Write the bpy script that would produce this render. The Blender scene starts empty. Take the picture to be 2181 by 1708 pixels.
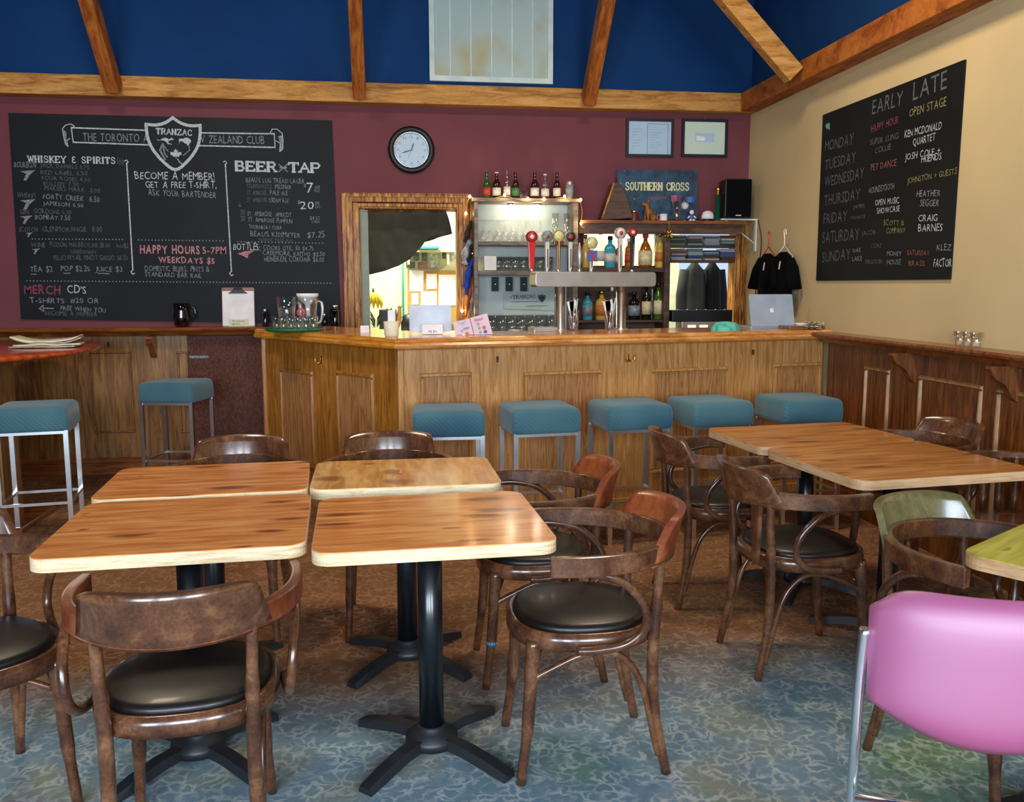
import bpy, bmesh, math, random
from mathutils import Vector, Matrix, noise
random.seed(7)
S = bpy.context.scene
C = S.collection
PI = math.pi
R = math.radians
# ------------------------------------------------------------------ camera
H = 1.45
PITCH, ROLL, YAW, FPX = .130, -.0017, .135, 1890.
FW = Vector((math.sin(YAW)*math.cos(PITCH), math.cos(YAW)*math.cos(PITCH), -math.sin(PITCH)))
_rt = Vector((math.cos(YAW), -math.sin(YAW), 0)); _up = _rt.cross(FW)
_c, _s = math.cos(ROLL), math.sin(ROLL)
CR = _c*_rt + _s*_up; CD = _s*_rt - _c*_up
CO = Vector((0, 0, H))
cam_d = bpy.data.cameras.new('camera'); cam = bpy.data.objects.new('camera', cam_d); C.objects.link(cam)
cam_d.sensor_width = 36; cam_d.lens = 36*FPX/2181; cam_d.clip_start = .05; cam_d.clip_end = 60
cam.matrix_world = Matrix(((CR.x, -CD.x, -FW.x, 0), (CR.y, -CD.y, -FW.y, 0), (CR.z, -CD.z, -FW.z, H), (0, 0, 0, 1)))
S.camera = cam
S.view_settings.view_transform = 'Standard'; S.view_settings.look = 'None'
S.view_settings.gamma = 1; S.view_settings.use_curve_mapping = False
S.view_settings.exposure = 0.88
S.cycles.transparent_max_bounces = 40
w = bpy.data.worlds.new('world'); S.world = w; w.use_nodes = True
w.node_tree.nodes['Background'].inputs[0].default_value = (.55, .7, 1, 1)
w.node_tree.nodes['Background'].inputs[1].default_value = .6
def light(name, loc, look, energy, color, sx, sy, spread=180):
    d = bpy.data.lights.new(name, 'AREA'); d.shape = 'RECTANGLE'; d.size = sx; d.size_y = sy
    d.energy = energy; d.color = color; d.spread = R(spread)
    o = bpy.data.objects.new(name, d); C.objects.link(o); o.location = loc
    o.rotation_euler = (Vector(look)-Vector(loc)).to_track_quat('-Z', 'Y').to_euler()
    return o
# daylight through the windows of the front wall behind the photographer (see window_1..3)
COOL = (.74, .86, 1.0)
WINS = [(-2.3, 1.75, 1.3, 1.5), (-.55, 1.75, 1.1, 1.5), (1.35, 1.75, 1.3, 1.5)]
FRONT_Y = -1.9
for i, (x, z, sx, sz) in enumerate(WINS):
    light('window_daylight', (x, FRONT_Y+.03, z), (x, 4, z-.6), 85, COOL, sx, sz)
# warm fill lights added overhead, no lamps known there
for x, y in ((-1.6, 4.4), (1.5, 4.3)):
    light('ceiling_fill_light', (x, y, 3.9), (x, y, 0), 30, (1., .80, .55), .5, .5)
# kitchen strip lamp
light('kitchen_lamp_light', (-.2, 8.0, 2.75), (-.1, 8.3, 0), 60, (1., 1., .86), .9, .5)
light('kitchen_lamp_light', (2.2, 8.0, 2.75), (2.2, 8.3, 0), 34, (1., .98, .86), .6, .4)

# ------------------------------------------------------------------ points on real planes
def ray(x, y): return (x-1090.5)/FPX*CR + (y-854)/FPX*CD + FW
def onz(x, y, z): v = ray(x, y); return CO + v*((z-H)/v.z)
def ony(x, y, Y): v = ray(x, y); return CO + v*(Y/v.y)
def onx(x, y, X): v = ray(x, y); return CO + v*(X/v.x)
def onp(x, y, p, n): v = ray(x, y); p = Vector(p); n = Vector(n); return CO + v*((p-CO).dot(n)/v.dot(n))

# ------------------------------------------------------------------ materials
MATS = {}
def new(name):
    m = bpy.data.materials.new(name); m.use_nodes = True; MATS[name] = m
    nt = m.node_tree; return m, nt, nt.nodes['Principled BSDF']
def srgb(h):
    if isinstance(h, str):
        h = [int(h[i:i+2], 16)/255 for i in (0, 2, 4)]
    return tuple(((c/12.92) if c <= .04045 else ((c+.055)/1.055)**2.4) for c in h) + (1,)
def N(nt, t, **k):
    n = nt.nodes.new(t)
    for a, b in k.items(): setattr(n, a, b)
    return n
def L(nt, a, b): nt.links.new(a, b)
def coords(nt, scale=(1, 1, 1), kind='Object', rand=False):
    tc = N(nt, 'ShaderNodeTexCoord'); mp = N(nt, 'ShaderNodeMapping'); mp.inputs['Scale'].default_value = scale
    src = tc.outputs[kind]
    if rand:
        oi = N(nt, 'ShaderNodeObjectInfo'); mu = N(nt, 'ShaderNodeMath', operation='MULTIPLY'); mu.inputs[1].default_value = 37
        L(nt, oi.outputs['Random'], mu.inputs[0]); ad = N(nt, 'ShaderNodeVectorMath', operation='ADD')
        L(nt, src, ad.inputs[0]); L(nt, mu.outputs[0], ad.inputs[1]); src = ad.outputs[0]
    L(nt, src, mp.inputs[0]); return mp.outputs[0]
def ramp(nt, fac, stops, interp='LINEAR'):
    r = N(nt, 'ShaderNodeValToRGB'); r.color_ramp.interpolation = interp
    e = r.color_ramp.elements
    while len(e) < len(stops): e.new(.5)
    for i, (p, c) in enumerate(stops): e[i].position = p; e[i].color = srgb(c) if isinstance(c, str) else c
    L(nt, fac, r.inputs[0]); return r.outputs[0]
def bump(nt, b, h, strength=.2, dist=.01):
    n = N(nt, 'ShaderNodeBump'); n.inputs['Strength'].default_value = strength; n.inputs['Distance'].default_value = dist
    L(nt, h, n.inputs['Height']); L(nt, n.outputs[0], b.inputs['Normal'])
def nz(nt, vec, scale, detail=3, rough=.5, dist=0):
    n = N(nt, 'ShaderNodeTexNoise'); n.inputs['Scale'].default_value = scale; n.inputs['Detail'].default_value = detail
    n.inputs['Roughness'].default_value = rough; n.inputs['Distortion'].default_value = dist
    L(nt, vec, n.inputs['Vector']); return n
def plain(name, col, rough=.5, metal=0, coat=0, emit=0, spec=.5, vary=.06, scale=8):
    """paint, plastic, metal: one colour with a faint mottling of its own"""
    m, nt, b = new(name)
    c = srgb(col)
    v = coords(nt); n = nz(nt, v, scale)
    lo = tuple(max(0, x*(1-vary*2)) for x in c[:3])+(1,); hi = tuple(min(1, x*(1+vary*2)) for x in c[:3])+(1,)
    L(nt, ramp(nt, n.outputs[0], [(.3, lo), (.7, hi)]), b.inputs['Base Color'])
    b.inputs['Roughness'].default_value = rough; b.inputs['Metallic'].default_value = metal
    b.inputs['Coat Weight'].default_value = coat; b.inputs['Coat Roughness'].default_value = .12
    b.inputs['Specular IOR Level'].default_value = spec
    if emit:
        b.inputs['Emission Color'].default_value = c; b.inputs['Emission Strength'].default_value = emit
    return m
def wood(name, stops, scale, rough=.4, coat=0, grain=1., dist=1.2, bumpy=.1, rand=False, spec=.5):
    m, nt, b = new(name)
    v = coords(nt, scale, rand=rand); n = nz(nt, v, 3.0*grain, 5, .6, dist)
    v2 = coords(nt, tuple(s*4 for s in scale), rand=rand); f = nz(nt, v2, 9*grain, 3, .6)
    mx = N(nt, 'ShaderNodeMath', operation='MULTIPLY_ADD'); mx.inputs[1].default_value = .25
    L(nt, f.outputs[0], mx.inputs[0]); sc = N(nt, 'ShaderNodeMath', operation='MULTIPLY'); sc.inputs[1].default_value = .8
    L(nt, n.outputs[0], sc.inputs[0]); L(nt, sc.outputs[0], mx.inputs[2])
    stops = [(.525+(p_-.5)*.5, c_) for p_, c_ in stops]
    L(nt, ramp(nt, mx.outputs[0], stops), b.inputs['Base Color'])
    b.inputs['Roughness'].default_value = rough; b.inputs['Coat Weight'].default_value = coat; b.inputs['Coat Roughness'].default_value = .15
    b.inputs['Specular IOR Level'].default_value = spec
    bump(nt, b, f.outputs[0], bumpy, .004)
    return m
def pine(name, tint, scale, kscale, rough=.22):
    """orange lacquered pine, long grain along x with dark stretched knots"""
    m, nt, b = new(name)
    v = coords(nt, scale, rand=True); n = nz(nt, v, 3, 4, .55, .6)
    base = ramp(nt, n.outputs[0], [(.36, tint[0]), (.5, tint[1]), (.64, tint[2])])
    kv = coords(nt, kscale, rand=True); vo = N(nt, 'ShaderNodeTexVoronoi', voronoi_dimensions='2D')
    vo.inputs['Scale'].default_value = 1; vo.inputs['Randomness'].default_value = .9
    wn = nz(nt, kv, 3.5, 2); ad = N(nt, 'ShaderNodeVectorMath', operation='MULTIPLY_ADD')
    ad.inputs[1].default_value = (.18, .25, 0); L(nt, wn.outputs['Color'], ad.inputs[0]); L(nt, kv, ad.inputs[2])
    L(nt, ad.outputs[0], vo.inputs['Vector'])
    sep = N(nt, 'ShaderNodeSeparateColor'); L(nt, vo.outputs['Color'], sep.inputs[0])
    th = N(nt, 'ShaderNodeMapRange'); th.inputs[1].default_value = .12; th.inputs[2].default_value = 1.; th.inputs[3].default_value = .03; th.inputs[4].default_value = .28
    L(nt, sep.outputs[0], th.inputs[0])
    dv = N(nt, 'ShaderNodeMath', operation='DIVIDE'); L(nt, vo.outputs['Distance'], dv.inputs[0]); L(nt, th.outputs[0], dv.inputs[1])
    k = ramp(nt, dv.outputs[0], [(0, (.95, .95, .95, 1)), (.55, (.75, .75, .75, 1)), (1, (0, 0, 0, 1))])
    mix = N(nt, 'ShaderNodeMix', data_type='RGBA'); L(nt, k, mix.inputs[0]); L(nt, base, mix.inputs[6]); mix.inputs[7].default_value = srgb(tint[3])
    L(nt, mix.outputs[2], b.inputs['Base Color'])
    b.inputs['Roughness'].default_value = rough; b.inputs['Coat Weight'].default_value = .35; b.inputs['Coat Roughness'].default_value = .12
    return m
def glass(name, tint=(.985, .992, .99), rough=0., strength=.25, alpha=0.05):
    """thin clear glass: see-through with mirror-like edges"""
    m, nt, b = new(name); out = nt.nodes['Material Output']
    tr = N(nt, 'ShaderNodeBsdfTransparent'); tr.inputs[0].default_value = tint + (1,)
    gl = N(nt, 'ShaderNodeBsdfGlossy'); gl.inputs['Roughness'].default_value = .06; gl.inputs[0].default_value = (.95, .97, 1, 1)
    lw = N(nt, 'ShaderNodeLayerWeight'); lw.inputs[0].default_value = strength
    ad = N(nt, 'ShaderNodeMath', operation='MULTIPLY_ADD'); ad.inputs[1].default_value = .6; ad.inputs[2].default_value = alpha; ad.use_clamp = True
    L(nt, lw.outputs['Facing'], ad.inputs[0])
    mx = N(nt, 'ShaderNodeMixShader'); L(nt, ad.outputs[0], mx.inputs[0]); L(nt, tr.outputs[0], mx.inputs[1]); L(nt, gl.outputs[0], mx.inputs[2])
    L(nt, mx.outputs[0], out.inputs['Surface']); return m

M = {}
M['maroon'] = plain('maroon_wall_paint', '703c42', .75, spec=.25, vary=.05, scale=2.5)
M['blue'] = plain('blue_wall_paint', '0c3869', .8, spec=.2, vary=.06, scale=2)
M['cream'] = plain('cream_wall_paint', 'c9b487', .8, spec=.2, vary=.04, scale=1.2)
M['white'] = plain('white_paint', 'd9dad2', .6)
M['offwhite'] = plain('kitchen_wall_paint', 'd8d8a8', .7)
M['beam'] = wood('beam_pine', [(.25, '95602c'), (.5, 'bd8642'), (.8, 'd39f5c')], (1, 8, 8), .6, grain=1., spec=.2)
M['rafter'] = wood('rafter_wood', [(.25, '7c3f16'), (.5, 'a05a24'), (.8, 'b67032')], (8, 1.5, 1.5), .6, spec=.2)
M['oak_bar'] = wood('bar_oak', [(.3, 'a06c34'), (.5, 'b88247'), (.75, 'c8965c')], (9, 9, .7), .42, coat=.15, dist=2.2)
M['oak_panel'] = wood('bar_oak_panel', [(.3, '85552a'), (.5, 'a27040'), (.75, 'b68554')], (11, 11, .6), .42, coat=.15, dist=3.5)
M['oak_left'] = wood('left_bar_oak', [(.3, '7e4c15'), (.5, '9d6520'), (.75, 'b47a31')], (9, 9, .7), .4, coat=.2, dist=2.2)
M['oak_top'] = wood('bar_top_oak', [(.25, 'a8642a'), (.5, 'cd8a45'), (.8, 'e0a662')], (1.2, 1.2, 7), .22, coat=.5, dist=1.)
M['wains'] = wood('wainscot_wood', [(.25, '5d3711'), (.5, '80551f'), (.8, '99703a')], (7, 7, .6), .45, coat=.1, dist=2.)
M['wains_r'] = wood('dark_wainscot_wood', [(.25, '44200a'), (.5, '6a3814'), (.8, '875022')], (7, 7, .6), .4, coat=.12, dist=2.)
M['edge_pale'] = wood('pale_moulding_wood', [(.25, '8a5c2c'), (.6, 'b18552')], (6, 6, .8), .4, coat=.2)  # paler wood for the right wainscot mouldings
M['rail'] = wood('rail_wood', [(.25, '5b2b10'), (.5, '7d451b'), (.8, '93592a')], (1, 7, 7), .3, coat=.35)
M['frame_oak'] = wood('opening_frame_oak', [(.25, '582c0a'), (.5, '9c6224'), (.78, 'd3a152')], (9, 9, .8), .5, coat=.05, dist=2.5, spec=.3)
M['dark_board'] = wood('dark_mottled_board', [(.3, '3a1c14'), (.5, '543024'), (.8, '7a4a38')], (9, 9, 2.5), .6, dist=5, grain=1.5, spec=.2)
M['dark_wood'] = wood('dark_shelf_wood', [(.25, '2c1a0e'), (.5, '4a2f1b'), (.8, '63432a')], (1, 6, 6), .5)
M['grey_wood'] = wood('grey_shelf_wood', [(.25, '4a4038'), (.5, '6d5f52'), (.8, '8a7b6a')], (1, 6, 6), .5)
M['pine'] = pine('table_pine', ['c87432', 'de8e46', 'eda860', '7a3816'], (1.2, 11, 1), (2.3, 8, 1))
M['pine2'] = pine('table_pine_pale', ['c68a46', 'dca25a', 'eabb78', '95562a'], (9, 1.6, 1), (4, 4.5, 1))
M['pine_dk'] = pine('table_pine_brown', ['a0612b', 'b9783a', 'cb9050', '5b2b10'], (1.2, 11, 1), (1.7, 7, 1), .3)
M['pine_green'] = pine('table_pine_yellow_green', ['a3a02c', 'b8b53a', 'c8c552', '8a7d20'], (1.2, 11, 1), (3, 7, 1), .35)
M['edge'] = wood('table_edge_cream', [(.25, 'c9a878'), (.5, 'e2caa0'), (.8, 'efdcb8')], (2, 2, 20), .4)
M['edge_tan'] = wood('table_edge_tan', [(.25, 'b78a5c'), (.5, 'cfa67a'), (.8, 'dcb78e')], (2, 2, 20), .4)
M['chair'] = wood('chair_brown_varnish', [(.2, '381e12'), (.5, '5a3620'), (.8, '7c5436')], (3, 3, 3), .26, coat=.6, dist=1., bumpy=.03)
M['chair_lit'] = wood('chair_lit_varnish', [(.2, '6a2e14'), (.5, '86411f'), (.8, 'a0582e')], (2, 2, 2), .32, coat=.4, dist=1., bumpy=.03)  # brighter copy of the chair brown, light on backrests put into colour
M['chair_mid'] = wood('chair_warm_varnish', [(.2, '5a2812'), (.5, '7c3c1e'), (.8, '9a5630')], (2, 2, 2), .32, coat=.4, dist=1., bumpy=.03)
M['chair_green_reflect'] = wood('chair_green_reflection', [(.2, '4a4526'), (.5, '635c38'), (.8, '7a7248')], (2, 2, 2), .3, coat=.5, dist=1., bumpy=.03)  # chair brown with the green table's reflection put into its colour
M['vinyl'] = plain('black_vinyl', '0f0a09', .42, coat=.08, vary=.1)
M['black_metal'] = plain('black_enamel', '0e1318', .28, coat=.3)
M['cast'] = plain('worn_cast_iron', '1d2024', .45)
M['chrome'] = plain('chrome', 'e6eaee', .26, 1)
M['steel'] = plain('brushed_steel', 'bcb9b6', .42, .85)
M['gold'] = plain('polished_brass', 'c9a24e', .25, 1)
M['black'] = plain('black_plastic', '0c0c0e', .45)
M['soft_black'] = plain('black_cloth', '08080b', .95, spec=.1)
M['pink'] = plain('pink_vinyl', '9c5078', .5, spec=.9, coat=.5, vary=.03, scale=3)
M['pink'].node_tree.nodes['Principled BSDF'].inputs['Coat Roughness'].default_value = .5
M['red_vinyl'] = plain('red_vinyl', 'a02a2c', .4)
M['pub_red'] = wood('pub_table_red_wood', [(.25, '8c2f0d'), (.5, 'ad4415'), (.8, 'c25a22')], (1, 5, 5), .2, coat=.6)
M['paper'] = plain('white_paper', 'e8e4e2', .8)
M['cream_paper'] = plain('cream_paper', 'd8d2b4', .8)
M['glass'] = glass('clear_glass')
M['glass_cream'] = glass('frosted_glass', (.96, .94, .86), alpha=.18)
M['glass_dark'] = glass('smoky_glass', (.28, .29, .29), alpha=.05)
M['glass_green'] = glass('green_glass', (.45, .75, .35), alpha=.2)
# teal woven cover
m, nt, b = new('teal_quilted_cloth'); v = coords(nt, (1, 1, 1), rand=True)
n = nz(nt, v, 60, 3); n2 = nz(nt, v, 3, 2)
wv = N(nt, 'ShaderNodeTexWave', wave_type='BANDS', bands_direction='DIAGONAL'); wv.inputs['Scale'].default_value = 24; wv.inputs['Distortion'].default_value = 3; wv.inputs['Detail'].default_value = 2
L(nt, v, wv.inputs['Vector'])
L(nt, ramp(nt, n2.outputs[0], [(.3, '34586a'), (.7, '466e76')]), b.inputs['Base Color'])
b.inputs['Roughness'].default_value = .85; b.inputs['Sheen Weight'].default_value = .25; b.inputs['Specular IOR Level'].default_value = .2
ad = N(nt, 'ShaderNodeMath', operation='MULTIPLY_ADD'); ad.inputs[1].default_value = .4; L(nt, n.outputs[0], ad.inputs[0]); L(nt, wv.outputs[0], ad.inputs[2])
bump(nt, b, ad.outputs[0], .35, .003); M['teal'] = m
# carpet: patches of blue, green and mauve, turning brown towards the back, under a pale squiggle
m, nt, b = new('patterned_carpet'); v = coords(nt)
big = nz(nt, v, .55, 2, .5); big2 = nz(nt, v, 1.5, 2, .55)
sx = N(nt, 'ShaderNodeSeparateXYZ'); L(nt, v, sx.inputs[0])
pat = ramp(nt, big2.outputs[0], [(.28, '688462'), (.42, '668088'), (.53, '708692'), (.62, '82897a'), (.70, '94727e')])
brn = ramp(nt, big2.outputs[0], [(.3, '69442c'), (.5, '845c40'), (.7, '785838')])
mr = N(nt, 'ShaderNodeMapRange'); mr.inputs[1].default_value = 2.75; mr.inputs[2].default_value = 3.35
ma = N(nt, 'ShaderNodeMath', operation='MULTIPLY_ADD'); ma.inputs[1].default_value = 1.6; L(nt, big.outputs[0], ma.inputs[0]); 
sb = N(nt, 'ShaderNodeMath', operation='SUBTRACT'); sb.inputs[1].default_value = .8; L(nt, sx.outputs[1], sb.inputs[0]); L(nt, sb.outputs[0], ma.inputs[2])
L(nt, ma.outputs[0], mr.inputs[0])
mx = N(nt, 'ShaderNodeMix', data_type='RGBA'); L(nt, mr.outputs[0], mx.inputs[0]); L(nt, pat, mx.inputs[6]); L(nt, brn, mx.inputs[7])
wob = nz(nt, v, 9, 3, .6); wa = N(nt, 'ShaderNodeVectorMath', operation='MULTIPLY_ADD'); wa.inputs[1].default_value = (.16, .16, 0)
L(nt, wob.outputs['Color'], wa.inputs[0]); L(nt, v, wa.inputs[2])
vo = N(nt, 'ShaderNodeTexVoronoi', feature='DISTANCE_TO_EDGE', voronoi_dimensions='2D'); vo.inputs['Scale'].default_value = 24
L(nt, wa.outputs[0], vo.inputs['Vector'])
br = nz(nt, v, 14, 2)
ln = N(nt, 'ShaderNodeMath', operation='MULTIPLY'); 
l1 = ramp(nt, vo.outputs['Distance'], [(.03, (1, 1, 1, 1)), (.24, (0, 0, 0, 1))]); l2 = ramp(nt, br.outputs[0], [(.38, (.05, .05, .05, 1)), (.58, (.62, .62, .62, 1))])
L(nt, l1, ln.inputs[0]); L(nt, l2, ln.inputs[1])
lc = N(nt, 'ShaderNodeMix', data_type='RGBA'); L(nt, mr.outputs[0], lc.inputs[0]); lc.inputs[6].default_value = srgb('bfc4bd'); lc.inputs[7].default_value = srgb('a8876a')
m2 = N(nt, 'ShaderNodeMix', data_type='RGBA'); L(nt, ln.outputs[0], m2.inputs[0]); L(nt, mx.outputs[2], m2.inputs[6]); L(nt, lc.outputs[2], m2.inputs[7])
L(nt, m2.outputs[2], b.inputs['Base Color']); b.inputs['Roughness'].default_value = .95; b.inputs['Specular IOR Level'].default_value = .1
pile = nz(nt, v, 260, 2); bump(nt, b, pile.outputs[0], .5, .004); M['carpet'] = m
# chalkboard paint with faint wiped chalk
m, nt, b = new('chalkboard_paint'); v = coords(nt); n = nz(nt, v, 1.6, 4, .6)
L(nt, ramp(nt, n.outputs[0], [(.35, '0b0d10'), (.75, '161a1d')]), b.inputs['Base Color']); b.inputs['Roughness'].default_value = .6; b.inputs['Specular IOR Level'].default_value = .25; M['board'] = m
def chalk(name, col, k=1.):
    m, nt, b = new(name); v = coords(nt); n = nz(nt, v, 90, 3, .7); c = srgb(col)
    lo = tuple(x*.45*k for x in c[:3])+(1,); hi = tuple(x*k for x in c[:3])+(1,)
    L(nt, ramp(nt, n.outputs[0], [(.35, lo), (.6, hi)]), b.inputs['Base Color']); b.inputs['Roughness'].default_value = 1; return m
M['ch_w'] = chalk('chalk_white', 'c9d3d3'); M['ch_g'] = chalk('chalk_grey', '8c9597'); M['ch_d'] = chalk('chalk_faint', '63696b')
M['ch_p'] = chalk('chalk_pink', 'c48a90'); M['ch_r'] = chalk('chalk_rose', '8e4658'); M['ch_y'] = chalk('chalk_yellow', '8f8f55'); M['ch_t'] = chalk('chalk_mint', '66b596'); M['ch_o'] = chalk('chalk_orange', '9a6048')

# ------------------------------------------------------------------ mesh building
class MB:
    def __init__(s): s.v = []; s.f = []; s.m = []; s.sm = []
    def add(s, vs, fs, mi=0, smooth=False):
        o = len(s.v); s.v += [tuple(x) for x in vs]
        for f in fs: s.f.append([i+o for i in f]); s.m.append(mi); s.sm.append(smooth)
        return s
    def box(s, c, size, rz=0, mi=0, M4=None):
        hx, hy, hz = size[0]/2, size[1]/2, size[2]/2; vs = []
        for dz in (-hz, hz):
            for dx, dy in ((-hx, -hy), (hx, -hy), (hx, hy), (-hx, hy)):
                x = dx*math.cos(rz)-dy*math.sin(rz); y = dx*math.sin(rz)+dy*math.cos(rz)
                p = Vector((x, y, dz)) if M4 is None else M4 @ Vector((dx, dy, dz))
                vs.append((c[0]+p[0], c[1]+p[1], c[2]+p[2]))
        return s.add(vs, [(3, 2, 1, 0), (4, 5, 6, 7), (0, 1, 5, 4), (1, 2, 6, 5), (2, 3, 7, 6), (3, 0, 4, 7)], mi)
    def bb(s, x0, x1, y0, y1, z0, z1, mi=0):
        return s.box(((x0+x1)/2, (y0+y1)/2, (z0+z1)/2), (abs(x1-x0), abs(y1-y0), abs(z1-z0)), mi=mi)
    def tube(s, pts, r, n=10, mi=0, caps=True, flat=None):
        pts = [Vector(p) for p in pts]; k = len(pts)
        rr = r if isinstance(r, (list, tuple)) else [r]*k
        T = [(pts[min(i+1, k-1)]-pts[max(i-1, 0)]).normalized() for i in range(k)]
        u = T[0].orthogonal().normalized() if abs(T[0].z) > .99 else T[0].cross(Vector((0, 0, 1))).normalized()
        vs = []
        for i in range(k):
            u = (u - T[i]*u.dot(T[i])).normalized(); w_ = T[i].cross(u)
            for j in range(n):
                a = 2*PI*j/n; vs.append(pts[i] + u*math.cos(a)*rr[i] + w_*math.sin(a)*rr[i]*(flat or 1))
        fs = [(i*n+j, i*n+(j+1) % n, (i+1)*n+(j+1) % n, (i+1)*n+j) for i in range(k-1) for j in range(n)]
        s.add(vs, fs, mi, True)
        if caps:
            s.add(vs[:n], [tuple(range(n-1, -1, -1))], mi); s.add(vs[-n:], [tuple(range(n))], mi)
        return s
    def lathe(s, prof, c=(0, 0, 0), n=20, mi=0, sx=1, sy=1, smooth=True):
        """profile of (radius, z)"""
        vs = []
        for r_, z_ in prof:
            for j in range(n):
                a = 2*PI*j/n; vs.append((c[0]+r_*math.cos(a)*sx, c[1]+r_*math.sin(a)*sy, c[2]+z_))
        k = len(prof); fs = [(i*n+j, i*n+(j+1) % n, (i+1)*n+(j+1) % n, (i+1)*n+j) for i in range(k-1) for j in range(n)]
        s.add(vs, fs, mi, smooth)
        if prof[0][0] > 1e-5: s.add(vs[:n], [tuple(range(n-1, -1, -1))], mi)
        if prof[-1][0] > 1e-5: s.add(vs[-n:], [tuple(range(n))], mi)
        return s
    def prism(s, poly, z0, z1, mi=0, side=None, fn=None):
        """outline in xy, extruded from z0 to z1; fn maps (x,y,z) to the final point"""
        n = len(poly); g = fn or (lambda x, y, z: (x, y, z))
        vs = [g(x, y, z0) for x, y in poly]+[g(x, y, z1) for x, y in poly]
        s.add(vs, [tuple(range(n-1, -1, -1)), tuple(range(n, 2*n))], mi)
        s.add(vs, [(i, (i+1) % n, n+(i+1) % n, n+i) for i in range(n)], mi if side is None else side)
        return s
    def sweep(s, path, sec, mi=0, up=Vector((0, 0, 1)), smooth=False, caps=True, closed=False):
        """closed cross-section (a across, b up) carried along a path"""
        path = [Vector(p) for p in path]; k = len(path); n = len(sec); vs = []
        for i in range(k):
            if closed: a_, b_ = path[i-1], path[(i+1) % k]
            else: a_, b_ = path[max(i-1, 0)], path[min(i+1, k-1)]
            t = (b_-a_).normalized(); side = t.cross(up).normalized(); u2 = side.cross(t)
            se = sec[i] if isinstance(sec[0][0], (list, tuple)) else sec
            for a, b2 in se: vs.append(path[i]+side*a+u2*b2)
        n = len(sec[0]) if isinstance(sec[0][0], (list, tuple)) else n
        rng = range(k) if closed else range(k-1)
        s.add(vs, [(i*n+j, i*n+(j+1) % n, ((i+1) % k)*n+(j+1) % n, ((i+1) % k)*n+j) for i in rng for j in range(n)], mi, smooth)
        if caps and not closed:
            s.add(vs[:n], [tuple(range(n-1, -1, -1))], mi); s.add(vs[-n:], [tuple(range(n))], mi)
        return s
    def build(s, name, mat, parent=None, bev=0, seg=2, loc=None, rot=None):
        me = bpy.data.meshes.new(name); me.from_pydata(s.v, [], s.f)
        mats = mat if isinstance(mat, (list, tuple)) else [mat]
        for m_ in mats: me.materials.append(M[m_] if isinstance(m_, str) else m_)
        for i, p in enumerate(me.polygons): p.material_index = s.m[i]; p.use_smooth = s.sm[i]
        bm = bmesh.new(); bm.from_mesh(me)
        bmesh.ops.remove_doubles(bm, verts=bm.verts, dist=1e-5)
        bmesh.ops.recalc_face_normals(bm, faces=bm.faces)
        if bev:
            es = [e for e in bm.edges if len(e.link_faces) == 2 and e.calc_face_angle(0) > .6]
            bmesh.ops.bevel(bm, geom=es, offset=bev, segments=seg, profile=.5, affect='EDGES', clamp_overlap=True)
        bm.to_mesh(me); bm.free()
        o = bpy.data.objects.new(name, me); C.objects.link(o)
        if parent is not None: o.parent = parent
        if loc is not None: o.location = loc
        if rot is not None: o.rotation_euler = rot
        return o
def cr(pts, n=6, closed=False):
    """smooth curve through points"""
    P = [Vector(p) for p in pts]; out = []; k = len(P)
    for i in range(k if closed else k-1):
        if closed: a, b_, c_, d = P[i-1], P[i], P[(i+1) % k], P[(i+2) % k]
        else: a, b_, c_, d = P[max(i-1, 0)], P[i], P[i+1], P[min(i+2, k-1)]
        for j in range(n):
            t = j/n
            out.append(.5*((2*b_)+(c_-a)*t+(2*a-5*b_+4*c_-d)*t*t+(3*b_-a-3*c_+d)*t**3))
    if not closed: out.append(P[-1])
    return out
def rrect(w_, d, r, n=6):
    pts = []
    for cx, cy, a0 in ((w_/2-r, -d/2+r, -90), (w_/2-r, d/2-r, 0), (-w_/2+r, d/2-r, 90), (-w_/2+r, -d/2+r, 180)):
        for i in range(n+1):
            a = R(a0+90*i/n); pts.append((cx+r*math.cos(a), cy+r*math.sin(a)))
    return pts
def tag(o, label=None, cat=None, group=None, kind=None):
    if label: o['label'] = label
    if cat: o['category'] = cat
    if group: o['group'] = group
    if kind: o['kind'] = kind
    return o
def thing(name, label, cat, loc=(0, 0, 0), rz=0, group=None):
    o = bpy.data.objects.new(name, None); o.empty_display_size = .1; C.objects.link(o)
    o.location = loc; o.rotation_euler = (0, 0, rz); return tag(o, label, cat, group)
def struct(o): o['kind'] = 'structure'; return o
def kids(o): return [c for c in bpy.data.objects if c.parent is o]
def dup(root, loc=None, rz=None, label=None, group=None):
    def cp(o, par):
        c = o.copy(); C.objects.link(c); c.parent = par
        for k in [q for q in ALLK.get(o, [])]: cp(k, c)
        return c
    if root not in ALLK:
        def walk(o):
            ALLK[o] = kids(o)
            for q in ALLK[o]: walk(q)
        walk(root)
    c = cp(root, None)
    if loc is not None: c.location = loc
    if rz is not None: c.rotation_euler = (0, 0, rz)
    if label: c['label'] = label
    if group: c['group'] = group
    return c
ALLK = {}
# ================================================================== room shell
YB, XR, XL, ZC = 7.15, 2.94, -5.2, 4.7
ZP = 2.93                                    # top of the wall plate beam
def wall_y(name, x0, x1, z0, z1, y0, y1, holes, mat):
    xs = sorted({x0, x1, *[h[0] for h in holes], *[h[1] for h in holes]}); zs = sorted({z0, z1, *[h[2] for h in holes], *[h[3] for h in holes]})
    mb = MB()
    for a, b_ in zip(xs, xs[1:]):
        for c_, d in zip(zs, zs[1:]):
            mx_, mz = (a+b_)/2, (c_+d)/2
            if any(h[0] < mx_ < h[1] and h[2] < mz < h[3] for h in holes): continue
            mb.bb(a, b_, y0, y1, c_, d)
    return struct(mb.build(name, mat))
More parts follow.
